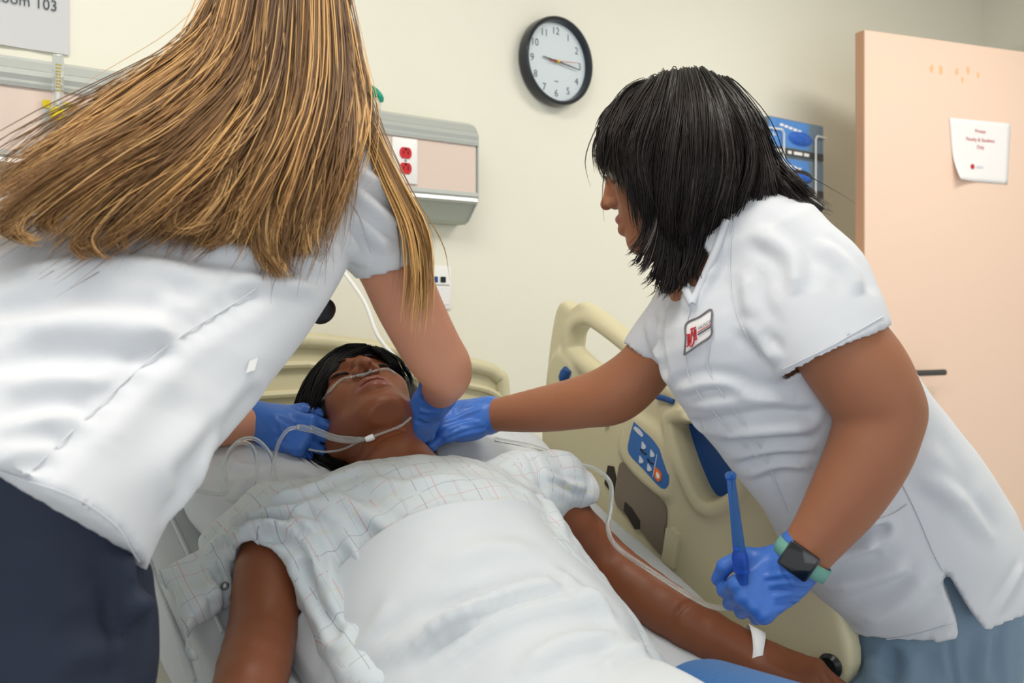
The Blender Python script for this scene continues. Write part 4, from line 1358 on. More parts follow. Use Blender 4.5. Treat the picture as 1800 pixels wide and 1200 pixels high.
# ------------------------------------------------------------------ top sheet and blue blanket
def crest(y):
    return float(np.interp(-y, [0.85, 0.95, 1.02, 1.08, 1.2, 1.35, 1.6, 2.0], [0.94, 0.925, 0.912, 0.890, 0.815, 0.752, 0.725, 0.71]))
NVv, NUu = 90, 110
V, F = [], []
for i in range(NUu + 1):
    for j in range(NVv + 1):
        v = -1 + 2 * j / NVv
        ytop = -1.075 + 0.15 * max(0, -v) ** 1.6 + 0.03 * max(0, v) ** 1.5
        s = (i / NUu)
        y = ytop + (-2.0 - ytop) * s ** 1.25
        cx = 0.815 + 0.02 * s
        wl_, wr2 = 0.262 + 0.03 * s, 0.232 + 0.03 * s - 0.157 * min(1.0, max(0.0, (-1.20 - y) / 0.13))
        x = cx + (wl_ if v < 0 else wr2) * v
        zb = mtop(y) + 0.010 if y > -1.24 else 0.575
        f_ = max(0.0, 1 - abs(v) ** 2.3) ** 0.72 if v < 0 else max(0.0, 1 - abs(v) ** 1.95) ** 0.9
        z = zb + (crest(y) - zb) * f_
        lip = 0.006 * math.exp(-(s / 0.02) ** 2)
        V.append((x, y, z + lip))
for i in range(NUu):
    for j in range(NVv):
        k = i * (NVv + 1) + j
        F.append((k, k + 1, k + NVv + 2, k + NVv + 1))
V = np.array(V); F = np.array(F)
if normals(V, F)[:, 2].mean() < 0: F = F[:, ::-1].copy()
V = folds(V, F, [(a, w, h * 1.7) for a, w, h in [(((700, 1160), (820, 1080), (930, 1040), (1010, 1035)), 0.012, 0.013), (((740, 1180), (860, 1100), (980, 1060), (1080, 1060)), 0.014, 0.007),
                 (((620, 1180), (740, 1110), (860, 1070)), 0.016, 0.006), (((900, 1190), (1000, 1130), (1120, 1120)), 0.014, 0.006), (((960, 1000), (1020, 1040), (1090, 1090)), 0.012, 0.005),
                 (((760, 1000), (860, 960), (960, 970)), 0.02, 0.004), (((1050, 1190), (1090, 1150), (1140, 1130)), 0.010, 0.005), (((560, 1190), (640, 1130), (700, 1060)), 0.014, 0.005)]])
V = wob(V, F, 8, 0.009, 21)
so_ = obj('top_sheet', V, F, M_linen)
tag(so_, 'white top sheet drawn over the manikin from the waist down', 'sheet')
so_.modifiers.new('thick', 'SOLIDIFY').thickness = 0.004
M_bluecloth = mat('blue_blanket_knit', (14, 88, 150), 0.9, bump=0.5, bscale=260, sheen=0.2)
fbk = Field((0.80, -2.1, 0.5), (1.36, -1.15, 0.82), 0.007)
rr_ = []
for y, xc_, w, zt2 in ((-1.270, 1.00, 0.03, 0.640), (-1.295, 0.98, 0.08, 0.678), (-1.34, 0.945, 0.12, 0.705), (-1.5, 0.91, 0.13, 0.73), (-2.0, 0.91, 0.13, 0.735)):
    rr_.append([xc_, y, (zt2 + 0.56) / 2 + 0.005, w, 0, -0.02, 0.02, 0, (zt2 - 0.56) / 2])
fbk.loft(rr_, k=0)
V, F = fbk.mesh(3)
bl = obj('blue_blanket', V, F, M_bluecloth)
tag(bl, 'blue knitted blanket at the edge of the white sheet beside the hand', 'blanket')

# ------------------------------------------------------------------ nurse with long blonde-brown hair, seen from behind
M_scrub = mat('white_scrub_cloth', (206, 208, 213), 0.8, bump=0.06, bscale=600, sheen=0.15)
M_navy = mat('navy_trouser_cloth', (34, 42, 60), 0.75, bump=0.06, bscale=500)
M_slate = mat('slate_trouser_cloth', (122, 144, 164), 0.8, bump=0.06, bscale=500)
M_skinA = mat('fair_skin', (200, 140, 112), 0.5, spec=0.35, vary=0.05, vscale=30, sss=0.12, bump=0.03, bscale=250)
M_skinB = mat('tan_skin', (154, 100, 71), 0.48, spec=0.4, vary=0.05, vscale=30, sss=0.10, bump=0.03, bscale=250)
M_lipB = mat('lip_rose', (150, 82, 74), 0.45)
M_glove = mat('glove_nitrile', (56, 106, 188), 0.40, spec=0.5, vary=0.06, vscale=60, bump=0.06, bscale=150)
M_shoe = mat('shoe_white', (225, 225, 225), 0.5)

hipA = P(-80, 1000, 1.02)
nA = thing('person', 'person with long blonde-brown hair, white top and navy trousers bending over the bed', 'person', (hipA[0], hipA[1], 0))
tA = [ring((-430, 770), (262, 1005), 1.02, 1.02, 0.138, -0.055), ring((-380, 650), (335, 850), 1.05, 1.06, 0.127, -0.02), ring((-285, 520), (415, 740), 1.10, 1.12, 0.122, 0.0),
      ring((-170, 430), (515, 620), 1.17, 1.19, 0.128), ring((-30, 365), (588, 505), 1.25, 1.26, 0.130), ring((90, 310), (628, 410), 1.31, 1.32, 0.125),
      ring((190, 260), (630, 300), 1.36, 1.36, 0.105), ring((300, 215), (590, 225), 1.40, 1.40, 0.075), ring((380, 180), (530, 180), 1.42, 1.42, 0.05)]
ftp = Field(np.min([np.array(r[:3]) - 0.42 for r in tA], 0), np.max([np.array(r[:3]) + 0.42 for r in tA], 0), 0.006)
ftp.loft(tA, k=0.0, res=18)
slA = [ring((555, 385), (640, 235), 1.36, 1.36, 0.082), ring((585, 445), (702, 330), 1.37, 1.37, 0.072), ring((630, 495), (752, 455), 1.385, 1.385, 0.056)]
ftp.loft(slA, k=0.035, res=8)
slB = [(P(230, 300, 1.38), 0.078), (P(210, 420, 1.45), 0.070), (P(240, 520, 1.47), 0.062)]
ftp.chain(slB, k=0.05)
# cut the sleeve square at its hem and open it
def open_hem(f, rg, inward, depth=0.010, sc=0.90):
    rg = np.array(rg); a = np.array(rg); b = np.array(rg)
    n = unit(np.cross(rg[3:6], rg[6:9])); n = n if n @ inward > 0 else -n
    a[:3] += n * depth; b[:3] -= n * 0.006
    a[3:] *= sc; b[3:] *= sc
    f.loft([list(a), list(b)], k=0.003, op='cut')
open_hem(ftp, slA[-1], np.array(slA[1][:3]) - np.array(slA[2][:3]))
VA, FA = ftp.mesh(3)
fA = [(((-10, 500), (120, 470), (260, 470), (400, 500)), 0.016, 0.007), (((-10, 545), (130, 520), (260, 530)), 0.012, -0.005), (((-10, 590), (120, 572), (250, 580), (330, 600)), 0.014, 0.007), (((-10, 690), (90, 672), (200, 680)), 0.012, 0.006),
      (((-10, 640), (100, 622), (220, 630)), 0.012, -0.004), (((-10, 765), (80, 742), (160, 738)), 0.012, 0.006), (((-10, 800), (60, 790), (110, 785)), 0.010, 0.005),
      (((590, 475), (500, 450), (420, 440), (330, 430)), 0.010, 0.007), (((560, 510), (480, 495), (400, 500)), 0.010, 0.005), (((600, 445), (540, 415), (480, 400)), 0.009, 0.006),
      (((612, 330), (660, 370), (710, 410)), 0.010, 0.007), (((605, 365), (650, 405), (690, 440)), 0.009, 0.006), (((620, 300), (680, 330), (715, 360)), 0.010, 0.005), (((600, 400), (625, 440), (640, 470)), 0.008, 0.005),
      (((48, 838), (130, 755), (290, 610), (420, 528), (530, 440), (606, 330)), 0.014, -0.003),
      (((400, 745), (360, 800), (330, 855), (280, 940)), 0.010, 0.006), (((440, 700), (380, 770), (320, 830)), 0.012, -0.004),
      (((150, 800), (250, 700), (330, 640)), 0.02, 0.004)]
VA = folds(VA, FA, [(a, w * 1.1, h * 1.5) for a, w, h in fA])
VA = wob(VA, FA, 10, 0.006, 31)
topA = obj('scrub_top', VA, FA, M_scrub, nA)
treeA = bvh(VA, FA)
for sp_ in (((40, 842), (130, 755), (290, 610), (420, 528), (530, 440), (606, 330)), ((606, 330), (600, 262), (592, 228)), ((606, 330), (640, 400), (655, 445)), ((0, 826), (130, 874), (205, 925), (245, 985))):
    seam_line('seam', treeA, sp_, M_scrub, topA)
tg = [surf(treeA, a, b, 1.15, 0.002) for a, b in ((437, 634), (452, 628), (446, 650), (430, 656))]
MB().prism(tg, unit(CAM - tg[0]) * 0.002).build('side_tag', M_white, topA)

# trousers
fT = Field((hipA[0] - 0.5, hipA[1] - 0.5, 0.0), (hipA[0] + 0.62, hipA[1] + 0.5, 1.12), 0.009)
trA = [ring((-400, 700), (250, 850), 1.04, 1.05, 0.118), ring((-425, 790), (238, 925), 1.03, 1.03, 0.132, -0.04), ring((-425, 900), (262, 1000), 1.03, 1.02, 0.135), ring((-410, 1030), (268, 1075), 1.02, 1.02, 0.135), ring((-390, 1180), (245, 1200), 1.01, 1.01, 0.125)]
fT.loft(trA, k=0.0)
for a, b in ((95, 140), (-255, -240)):
    top = P(a, 1180, 1.01); kn = P(a, 1740, 1.04); fo = P(b, 2380, 1.02)
    fT.chain([(top, 0.102), (kn, 0.075), (fo, 0.062)], k=0.03)
V, F = fT.mesh(4)
V = folds(V, F, [(((205, 960), (222, 1020), (240, 1090)), 0.016, 0.018), (((190, 1000), (195, 1080), (192, 1190)), 0.006, -0.004), (((200, 1060), (235, 1068), (262, 1050)), 0.014, 0.014), (((60, 930), (120, 1000), (150, 1100)), 0.03, 0.006), (((100, 1160), (170, 1140), (240, 1120)), 0.016, 0.006)])
trO = obj('trousers', V, F, M_navy, nA)
for a in (140, -240):
    c = P(a, 2380, 1.02)
    fs = Field((c[0] - 0.2, c[1] - 0.2, -0.01), (c[0] + 0.25, c[1] + 0.3, 0.16), 0.007)
    fs.chain([((c[0], c[1], 0.05), 0.045), ((c[0] + 0.06, c[1] + 0.09, 0.042), 0.042), ((c[0] + 0.09, c[1] + 0.15, 0.036), 0.034)], k=0)
    fs.plane((0, 0, 0.003), (0, 0, -1))
    V, F = fs.mesh(2)
    obj('shoe', V, F, M_shoe, nA)

# body: head, neck, arms
HA = P(512, -8, 1.45)
YaA = unit(FV * 0.75 + RV * 0.25 - UV_ * 0.62); ZaA = unit(UV_ - YaA * YaA[2]); XaA = np.cross(YaA, ZaA)
fB = Field(np.minimum(P(150, 800, 1.6), HA) - 0.30, np.maximum(HA, P(820, 300, 1.75)) + 0.22, 0.0065)
inner = [list(np.array(r[:3])) + list(np.array(r[3:6]) * 0.86) + list(np.array(r[6:9]) * 0.82) for r in tA]
fB.loft(inner[3:], k=0.0)
head_prims(fB, HA, XaA, YaA, ZaA, 1.0, detail=False)
fB.cap(HA - ZaA * 0.05 - YaA * 0.02, P(470, 215, 1.41), 0.052, 0.060, k=0.02)
armR = [(P(600, 330, 1.36), 0.052), (P(680, 450, 1.385), 0.050), (P(718, 535, 1.42), 0.048), (P(758, 612, 1.455), 0.045), (P(782, 648, 1.48), 0.041), (P(783, 668, 1.54), 0.036), (P(772, 688, 1.615), 0.030)]
fB.chain(armR, k=0.02, res=24)
armL = [(P(250, 320, 1.40), 0.055), (P(235, 540, 1.48), 0.048), (P(265, 700, 1.54), 0.043), (P(350, 745, 1.58), 0.038), (P(468, 742, 1.625), 0.028)]
fB.chain(armL, k=0.02, res=20)
V, F = fB.mesh(4)
bodyA = obj('body', V, F, M_skinA, nA)

# gloves
def gA1(f):
    W = P(462, 743, 1.622)
    fd = P(548, 768, 1.60) - W
    f.chain([(W - unit(fd) * 0.012, 0.0345), (W + unit(fd) * 0.03, 0.0315)], k=0.0)
    hand_prims(f, W, fd, FV * 0.8 - UV_ * 0.35, UV_, [(0.55, 0.6, 0.4), (0.75, 0.7, 0.4), (0.95, 0.8, 0.5), (1.1, 0.9, 0.5)], 0.92, thumb=((0.75, 0.55, 0.25), (0.95, 0.15, 0.30), (0.95, -0.1, 0.30)), fat=1.12, k=0.012)
w_ = P(505, 755, 1.62)
V, F = glove_mesh(gA1, w_ - 0.13, w_ + 0.13, 3, lines=[(((478, 725), (495, 750), (500, 780)), 0.005, 0.0022), (((490, 735), (520, 750), (540, 750)), 0.004, -0.002), (((480, 770), (500, 785), (520, 790)), 0.004, 0.002)])
obj('glove', V, F, M_glove, nA)
def gA2(f):
    W = P(770, 690, 1.625)
    fd = P(738, 752, 1.645) - W
    f.chain([(P(777, 674, 1.60), 0.0385), (W, 0.033)], k=0.0)
    hand_prims(f, W, fd, FV * 0.55 - RV * 0.8, -UV_ * 0.3 + FV, [(0.35, 0.6, 0.4), (0.5, 0.7, 0.4), (0.65, 0.7, 0.4), (0.8, 0.8, 0.4)], 1.02, fat=1.12, k=0.012)
w_ = P(755, 720, 1.67)
V, F = glove_mesh(gA2, w_ - 0.14, w_ + 0.14, 4, lines=[(((735, 690), (760, 700), (790, 700)), 0.005, 0.002), (((735, 720), (755, 725), (775, 720)), 0.004, 0.002), (((735, 740), (750, 745), (765, 740)), 0.004, -0.002)])
obj('glove', V, F, M_glove, nA)

# long hair
def GH(rows):
    return [P(*r) for r in rows]
hairA = [GH(((402, -30, 1.36), (345, 78, 1.30), (215, 178, 1.21), (95, 262, 1.13), (-40, 345, 1.06))),
         GH(((425, -40, 1.34), (376, 98, 1.27), (255, 210, 1.18), (115, 302, 1.10), (-40, 395, 1.03))),
         GH(((445, -45, 1.33), (402, 112, 1.25), (290, 228, 1.16), (150, 322, 1.08), (25, 415, 1.04))),
         GH(((462, -48, 1.32), (430, 130, 1.24), (330, 255, 1.16), (215, 340, 1.10), (120, 425, 1.07))),
         GH(((480, -50, 1.31), (458, 148, 1.23), (375, 272, 1.16), (285, 350, 1.12), (195, 425, 1.09))),
         GH(((500, -50, 1.31), (482, 160, 1.23), (420, 285, 1.17), (355, 362, 1.14), (300, 420, 1.12))),
         GH(((520, -48, 1.31), (508, 168, 1.23), (462, 300, 1.18), (415, 380, 1.15), (375, 425, 1.14))),
         GH(((540, -45, 1.31), (538, 170, 1.24), (505, 305, 1.19), (475, 395, 1.17), (480, 455, 1.16))),
         GH(((558, -40, 1.32), (566, 165, 1.26), (550, 300, 1.21), (522, 400, 1.19), (505, 485, 1.18))),
         GH(((575, -30, 1.34), (592, 130, 1.29), (592, 240, 1.25), (572, 335, 1.22), (532, 440, 1.20))),
         GH(((590, -15, 1.37), (616, 105, 1.33), (630, 195, 1.30), (606, 285, 1.26), (556, 385, 1.22)))]
for i_, g_ in enumerate(hairA):
    t_ = (i_ / (len(hairA) - 1) - 0.5) * 2
    g_[:0] = [HA + ZaA * 0.132 + YaA * 0.02 + XaA * 0.010 * t_, HA + ZaA * 0.122 - YaA * 0.075 + XaA * 0.045 * t_]
lockA = [GH(((592, 10, 1.38), (622, 110, 1.36), (634, 190, 1.34), (672, 300, 1.31), (715, 400, 1.31), (728, 480, 1.32), (718, 560, 1.33))),
         GH(((600, 20, 1.39), (630, 115, 1.37), (642, 195, 1.35), (685, 305, 1.32), (732, 400, 1.32), (744, 480, 1.33), (740, 580, 1.34))),
         GH(((605, 40, 1.40), (636, 120, 1.38), (650, 205, 1.36), (697, 320, 1.33), (745, 410, 1.33), (750, 470, 1.34), (748, 560, 1.35)))]
pal = ((92, 70, 50), (158, 118, 76), (222, 180, 122), 0.34)
Gs = np.array([spline(np.array(g[2:]), 24) for g in hairA])
Gs = np.array([spline(Gs[:, i], 40) for i in range(24)]).transpose(1, 0, 2)[:, :13] + FV * 0.036
b = np.arange(39)[:, None] * 13 + np.arange(12)[None, :]
Fs = np.stack([b, b + 1, b + 14, b + 13], -1).reshape(-1, 4)
Vs = Gs.reshape(-1, 3)
fk = Field(HA - 0.2, HA + 0.2, 0.008)
MA = np.stack([XaA, YaA, ZaA], 1)
fk.ell(HA + ZaA * 0.035 - YaA * 0.02, (0.092, 0.110, 0.100), MA, k=0)
fk.ell(HA + YaA * 0.10 - ZaA * 0.06, (0.075, 0.08, 0.10), MA, k=0.01, op='cut')
Vk, Fk = fk.mesh(2)
parts = [(Vs, Fs, flatcol(Vs, (70, 48, 30))), (Vk, Fk, flatcol(Vk, (66, 46, 30)))]
parts.append(strands(hairA, 8000, 20, 0.0008, 5, pal, jit=0.010, clumps=64, clump=0.75, wav=0.013, short=0.50, frizz=0.0006, fly=0.03))
parts.append(strands(hairA, 1600, 20, 0.0008, 8, ((84, 62, 44), (140, 102, 64), (206, 160, 104), 0.25), jit=0.018, clumps=22, clump=0.6, wav=0.022, short=0.2, frizz=0.0007, fly=0.05))
parts.append(strands(hairA, 700, 20, 0.0008, 6, ((96, 66, 40), (176, 126, 74), (226, 178, 112), 0.5), jit=0.018, clumps=30, clump=0.25, wav=0.012, short=0.25, frizz=0.0014, fly=0.2))
parts.append(strands(lockA, 420, 18, 0.0009, 7, ((104, 72, 42), (196, 148, 88), (228, 182, 116), 0.5), jit=0.006, clumps=9, clump=0.5, wav=0.004, short=0.45, frizz=0.0006, fly=0.05))
wisps = (((300, 240, 1.15), (215, 335, 1.09), (160, 395, 1.07), (142, 425, 1.065), (158, 445, 1.06), (172, 440, 1.06)), ((330, 250, 1.15), (262, 335, 1.11), (222, 395, 1.09), (205, 425, 1.085), (215, 440, 1.08)),
         ((360, 270, 1.15), (318, 345, 1.12), (300, 395, 1.11), (330, 408, 1.11), (372, 390, 1.12)), ((400, 280, 1.15), (385, 340, 1.13), (345, 395, 1.12), (318, 408, 1.11)),
         ((430, 290, 1.16), (412, 350, 1.14), (398, 400, 1.13), (372, 425, 1.13), (345, 432, 1.12)), ((470, 300, 1.17), (452, 370, 1.15), (450, 420, 1.15), (462, 455, 1.15), (480, 478, 1.15)),
         ((500, 310, 1.18), (478, 390, 1.16), (475, 440, 1.16), (492, 475, 1.16), (506, 490, 1.16)), ((545, 300, 1.20), (545, 370, 1.19), (535, 420, 1.18), (540, 455, 1.18)), ((100, 300, 1.08), (50, 350, 1.05), (20, 395, 1.04), (40, 415, 1.04), (62, 408, 1.04)),
         ((180, 290, 1.09), (110, 350, 1.07), (85, 395, 1.06), (95, 412, 1.06)))
for wi, wp in enumerate(wisps):
    c_ = np.array(GH(wp))
    sp_ = RV * 0.012
    parts.append(strands([c_ - sp_, c_, c_ + sp_], 70, 17, 0.0008, 60 + wi, ((120, 88, 56), (178, 132, 82), (226, 184, 124), 0.45), jit=0.004, clumps=3, clump=0.5, wav=0.003, short=0.35, frizz=0.0004, fly=0.0))
V, F, C = join(parts)
hA = obj('hair', V, F, M_hairm, nA)
with_cols(hA, C)

# chest piece of a stethoscope hanging from her neck
sc_ = P(566, 546, 1.40)
st = thing('stethoscope', 'black stethoscope chest piece hanging in front of the blonde person', 'stethoscope', sc_)
MB().lathe([(0.019, -0.006), (0.021, -0.003), (0.021, 0.003), (0.017, 0.007), (0.008, 0.009)], Matrix.Translation(Vector(sc_)) @ Matrix.Rotation(1.2, 4, Vector(FV)) @ Matrix.Rotation(1.2, 4, 'X'), 28).build('chest_piece', M_black, st, smooth='auto')
MB().tube([sc_ + UV_ * 0.01, sc_ + UV_ * 0.05 - RV * 0.01, P(540, 400, 1.43), P(510, 250, 1.48)], 0.005, 8, 20).build('tube', M_black, st, smooth='auto')

# ------------------------------------------------------------------ nurse with dark shoulder-length hair on the far side of the bed
hipB = P(1620, 1000, 1.64)
nB = thing('person', 'person with dark shoulder-length hair, white top and slate blue trousers reaching across the bed', 'person', (hipB[0], hipB[1], 0))
tB = [ring((1470, 1106), (1799, 1006), 1.60, 1.62, 0.152, 0.072), ring((1405, 990), (1770, 905), 1.57, 1.62, 0.140, 0.02), ring((1345, 897), (1705, 800), 1.54, 1.60, 0.130, 0.01), ring((1277, 805), (1645, 722), 1.52, 1.57, 0.125),
      ring((1208, 725), (1590, 645), 1.50, 1.55, 0.125), ring((1163, 645), (1545, 560), 1.50, 1.53, 0.125), ring((1158, 575), (1505, 475), 1.51, 1.52, 0.120), ring((1195, 505), (1465, 415), 1.52, 1.52, 0.105),
      ring((1245, 430), (1430, 366), 1.53, 1.52, 0.085), ring((1266, 385), (1400, 350), 1.545, 1.535, 0.068)]
ftq = Field(np.min([np.array(r[:3]) - 0.30 for r in tB], 0), np.max([np.array(r[:3]) + 0.30 for r in tB], 0), 0.005)
ftq.loft(tB, k=0.0, res=18)
slN = [ring((1275, 440), (1420, 368), 1.47, 1.47, 0.072), ring((1298, 530), (1508, 440), 1.43, 1.43, 0.084), ring((1335, 610), (1542, 512), 1.40, 1.40, 0.086), ring((1366, 664), (1560, 572), 1.38, 1.38, 0.083)]
ftq.loft(slN, k=0.03, res=12)
slF = [ring((1160, 505), (1262, 560), 1.60, 1.60, 0.065), ring((1122, 562), (1220, 620), 1.625, 1.625, 0.060), ring((1093, 601), (1186, 664), 1.645, 1.645, 0.056)]
ftq.loft(slF, k=0.03, res=8)
ftq.ell(P(1335, 412, 1.49), (0.078, 0.078, 0.07), k=0.03)
ftq.chain([(P(1290, 385, 1.49), 0.034), (P(1262, 430, 1.468), 0.030), (P(1240, 480, 1.458), 0.028), (P(1226, 530, 1.455), 0.026)], k=0.02)
# sleeve hems
c0, c1 = P(1368, 662, 1.375), P(1558, 572, 1.375)
ax2 = unit(np.cross(c1 - c0, FV)); ax2 = -ax2 if ax2[2] > 0 else ax2
hc = (c0 + c1) / 2
open_hem(ftq, slN[-1], np.array(slN[-2][:3]) - np.array(slN[-1][:3]))
e0, e1_ = P(1095, 604, 1.645), P(1160, 638, 1.645)
ax3 = unit(P(1090, 680, 1.65) - P(1165, 585, 1.63)); hc3 = (e0 + e1_) / 2
open_hem(ftq, slF[-1], np.array(slF[-2][:3]) - np.array(slF[-1][:3]))
# open V of the neckline and the side slit of the hem
nv = [P(1225, 455, 1.455), P(1220, 490, 1.455), P(1213, 528, 1.46)]
for dz_ in (-0.04, -0.02, 0.0, 0.02):
    ftq.chain([(nv[0] + FV * dz_, 0.020), (nv[1] + FV * dz_, 0.013), (nv[2] + FV * dz_, 0.003)], k=0.002, op='cut')
for dz_ in np.linspace(0, 0.10, 8):
    ftq.chain([(P(1660, 1008, 1.43 + dz_), 0.006), (P(1690, 1075, 1.43 + dz_), 0.014), (P(1715, 1130, 1.43 + dz_), 0.026), (P(1735, 1180, 1.42 + dz_), 0.04)], k=0.0, op='cut')
VB, FB = ftq.mesh(5)
fB_ = [(((1185, 690), (1250, 672), (1330, 690)), 0.009, 0.006), (((1200, 715), (1300, 700), (1400, 700)), 0.010, 0.006), (((1225, 745), (1320, 730), (1420, 725)), 0.009, -0.005), (((1240, 770), (1340, 755), (1440, 750)), 0.010, 0.007),
       (((1275, 805), (1360, 790), (1440, 790)), 0.009, 0.005), (((1300, 835), (1370, 815), (1430, 820)), 0.009, 0.006),
       (((1248, 600), (1246, 650), (1290, 720), (1335, 780), (1365, 850), (1385, 900)), 0.0055, -0.004), (((1215, 530), (1205, 600), (1215, 670), (1270, 740), (1330, 800)), 0.0055, 0.0045),
       (((1575, 830), (1610, 900), (1640, 970), (1660, 1008)), 0.0055, -0.0045), (((1540, 912), (1570, 900), (1592, 885)), 0.0055, -0.004), (((1560, 930), (1600, 920)), 0.005, 0.002),
       (((1440, 935), (1500, 915), (1560, 905)), 0.011, 0.008), (((1430, 990), (1500, 965), (1545, 950)), 0.011, 0.008), (((1450, 1040), (1540, 1010), (1600, 990)), 0.012, 0.006), (((1500, 1100), (1580, 1060), (1640, 1000)), 0.014, 0.006),
       (((1440, 960), (1510, 940), (1550, 930)), 0.009, -0.006), (((1480, 1132), (1580, 1135), (1690, 1108)), 0.007, 0.003), (((1750, 1085), (1780, 1030), (1798, 990)), 0.007, 0.003),
       (((1290, 380), (1282, 450), (1290, 540), (1330, 620)), 0.006, -0.0045), (((1320, 400), (1390, 450), (1400, 520)), 0.012, 0.006), (((1430, 420), (1490, 470), (1510, 520)), 0.012, 0.005), (((1300, 560), (1340, 600), (1370, 640)), 0.010, 0.006),
       (((1310, 470), (1320, 540), (1360, 600)), 0.012, 0.005), (((1620, 780), (1660, 850), (1690, 900)), 0.02, 0.004), (((1600, 830), (1680, 880), (1750, 960)), 0.012, 0.004), (((1140, 560), (1150, 600), (1165, 640)), 0.008, 0.004),
       (((1372, 652), (1460, 615), (1552, 562)), 0.006, 0.003), (((1170, 540), (1160, 600), (1170, 650)), 0.009, -0.005)]
VB = folds(VB, FB, [(a, w * 1.15, h * 1.6) for a, w, h in fB_ if w > 0.0062])
VB = wob(VB, FB, 12, 0.005, 41)
topB = obj('scrub_top', VB, FB, M_scrub, nB)
treeB = bvh(VB, FB)
for sp_ in (((1248, 600), (1246, 650), (1290, 720), (1335, 780), (1365, 850), (1385, 900)), ((1215, 532), (1205, 600), (1215, 670), (1270, 740), (1330, 800)), ((1575, 830), (1610, 900), (1640, 970), (1658, 1004)), ((1540, 914), (1570, 902), (1594, 886)), ((1292, 385), (1284, 450), (1292, 540), (1335, 625)), ((1378, 648), (1465, 606), (1552, 556)), ((1490, 1118), (1580, 1120), (1680, 1095))):
    seam_line('seam', treeB, sp_, M_scrub, topB)

for sp_ in (((1276, 388), (1258, 440), (1238, 486), (1216, 533)), ((1216, 533), (1206, 512), (1198, 494))):
    q = [surf(treeB, a, b, None, 0.0) for a, b in spline(np.array(sp_, float), 30)]
    q = np.array([p_ for p_ in q if p_ is not None])
    if len(q) > 4:
        for _ in range(14):
            q[1:-1] = 0.25 * q[:-2] + 0.5 * q[1:-1] + 0.25 * q[2:]
        MB().tube(q - FV * 0.002, 0.0065, 10).build('collar_band', M_scrub, topB, smooth='auto')

# embroidered badge
quad = [(1206, 569), (1253, 544), (1252, 590), (1204, 624)]
def bpt(u, v, off):
    px = (quad[3][0] * (1 - u) + quad[2][0] * u) * (1 - v) + (quad[0][0] * (1 - u) + quad[1][0] * u) * v
    py = (quad[3][1] * (1 - u) + quad[2][1] * u) * (1 - v) + (quad[0][1] * (1 - u) + quad[1][1] * u) * v
    return surf(treeB, px, py, 1.40, off)
NQ = 10
V = np.array([bpt(i / NQ, j / NQ, 0.003) for j in range(NQ + 1) for i in range(NQ + 1)])
F = np.array([(j * (NQ + 1) + i, j * (NQ + 1) + i + 1, (j + 1) * (NQ + 1) + i + 1, (j + 1) * (NQ + 1) + i) for j in range(NQ) for i in range(NQ)])
V = relax(V, F, 1)
bdg = obj('badge', V, F, mat('badge_cloth', (226, 222, 220), 0.8), topB)
bdg.modifiers.new('thick', 'SOLIDIFY').thickness = 0.0015
btree = bvh(V, F)
def bq(u, v):
    px = (quad[3][0] * (1 - u) + quad[2][0] * u) * (1 - v) + (quad[0][0] * (1 - u) + quad[1][0] * u) * v
    py = (quad[3][1] * (1 - u) + quad[2][1] * u) * (1 - v) + (quad[0][1] * (1 - u) + quad[1][1] * u) * v
    q = surf(btree, px, py, None, 0.0016)
    return q if q is not None else bpt(u, v, 0.0045)
border = [bq(a, b) for a, b in ((.02, .02), (.5, .02), (.98, .02), (.98, .5), (.98, .98), (.5, .98), (.02, .98), (.02, .5), (.02, .02))]
MB().tube(border, 0.0013, 6, 40).build('badge_border', mat('badge_thread', (112, 106, 110), 0.8), bdg)
lg = MB()
for st_ in (((.06, .24), (.12, .24), (.10, .62), (.05, .62)), ((.10, .62), (.22, .26), (.24, .70)), ((.19, .72), (.29, .72)), ((.16, .60), (.17, .22), (.25, .12), (.33, .22), (.34, .66)), ((.30, .70), (.39, .70)),
            ((.26, .60), (.33, .36), (.40, .62), (.41, .30)), ((.37, .28), (.45, .28))):
    lg.tube([bq(*p) for p in st_], 0.0011, 6)
lg.build('badge_monogram', M_redink, bdg)
MB().tube([bq(.47, .47), bq(.7, .47), bq(.94, .47)], 0.0007, 6, 8).build('badge_rule', M_redink, bdg)
def badge_text(word, u0, u1, v0, cap):
    V, F = text_vf(word)
    w = V[:, 0].max()
    W = [bq(u0 + (u1 - u0) * x / w, v0 + cap * y / 0.69) for x, y, _ in V]
    obj('badge_lettering', W, F, M_ink, bdg, smooth=False)
badge_text('VALENCIA', .47, .95, .53, .13)
MB().tube([bq(.47, .39), bq(.7, .39), bq(.95, .39)], 0.0010, 6, 8).build('badge_mark', M_ink, bdg)

# trousers and shoes
fT = Field((hipB[0] - 0.42, hipB[1] - 0.42, 0.0), (hipB[0] + 0.42, hipB[1] + 0.42, 0.95), 0.008)
trB = [ring((1420, 960), (1760, 900), 1.61, 1.65, 0.12), ring((1478, 1060), (1782, 1000), 1.62, 1.66, 0.125, 0.01), ring((1490, 1150), (1790, 1110), 1.62, 1.66, 0.125), ring((1500, 1260), (1780, 1250), 1.63, 1.66, 0.115)]
fT.loft(trB, k=0.0)
for a, b, dd in ((1570, 1590, 1.57), (1700, 1700, 1.70)):
    fT.chain([(P(a, 1250, dd), 0.088), (P(a + 6, 1470, dd), 0.066), (P(b, 1690, dd), 0.058)], k=0.03)
V, F = fT.mesh(4)
V = folds(V, F, [(((1668, 1125), (1672, 1160), (1680, 1200)), 0.006, -0.005), (((1735, 1110), (1725, 1160), (1722, 1200)), 0.014, 0.008), (((1600, 1140), (1602, 1200)), 0.016, 0.008), (((1530, 1150), (1535, 1200)), 0.014, 0.007), (((1570, 1150), (1572, 1200)), 0.012, -0.006), (((1760, 1080), (1752, 1140), (1755, 1200)), 0.012, -0.005)])
obj('trousers', V, F, M_slate, nB)
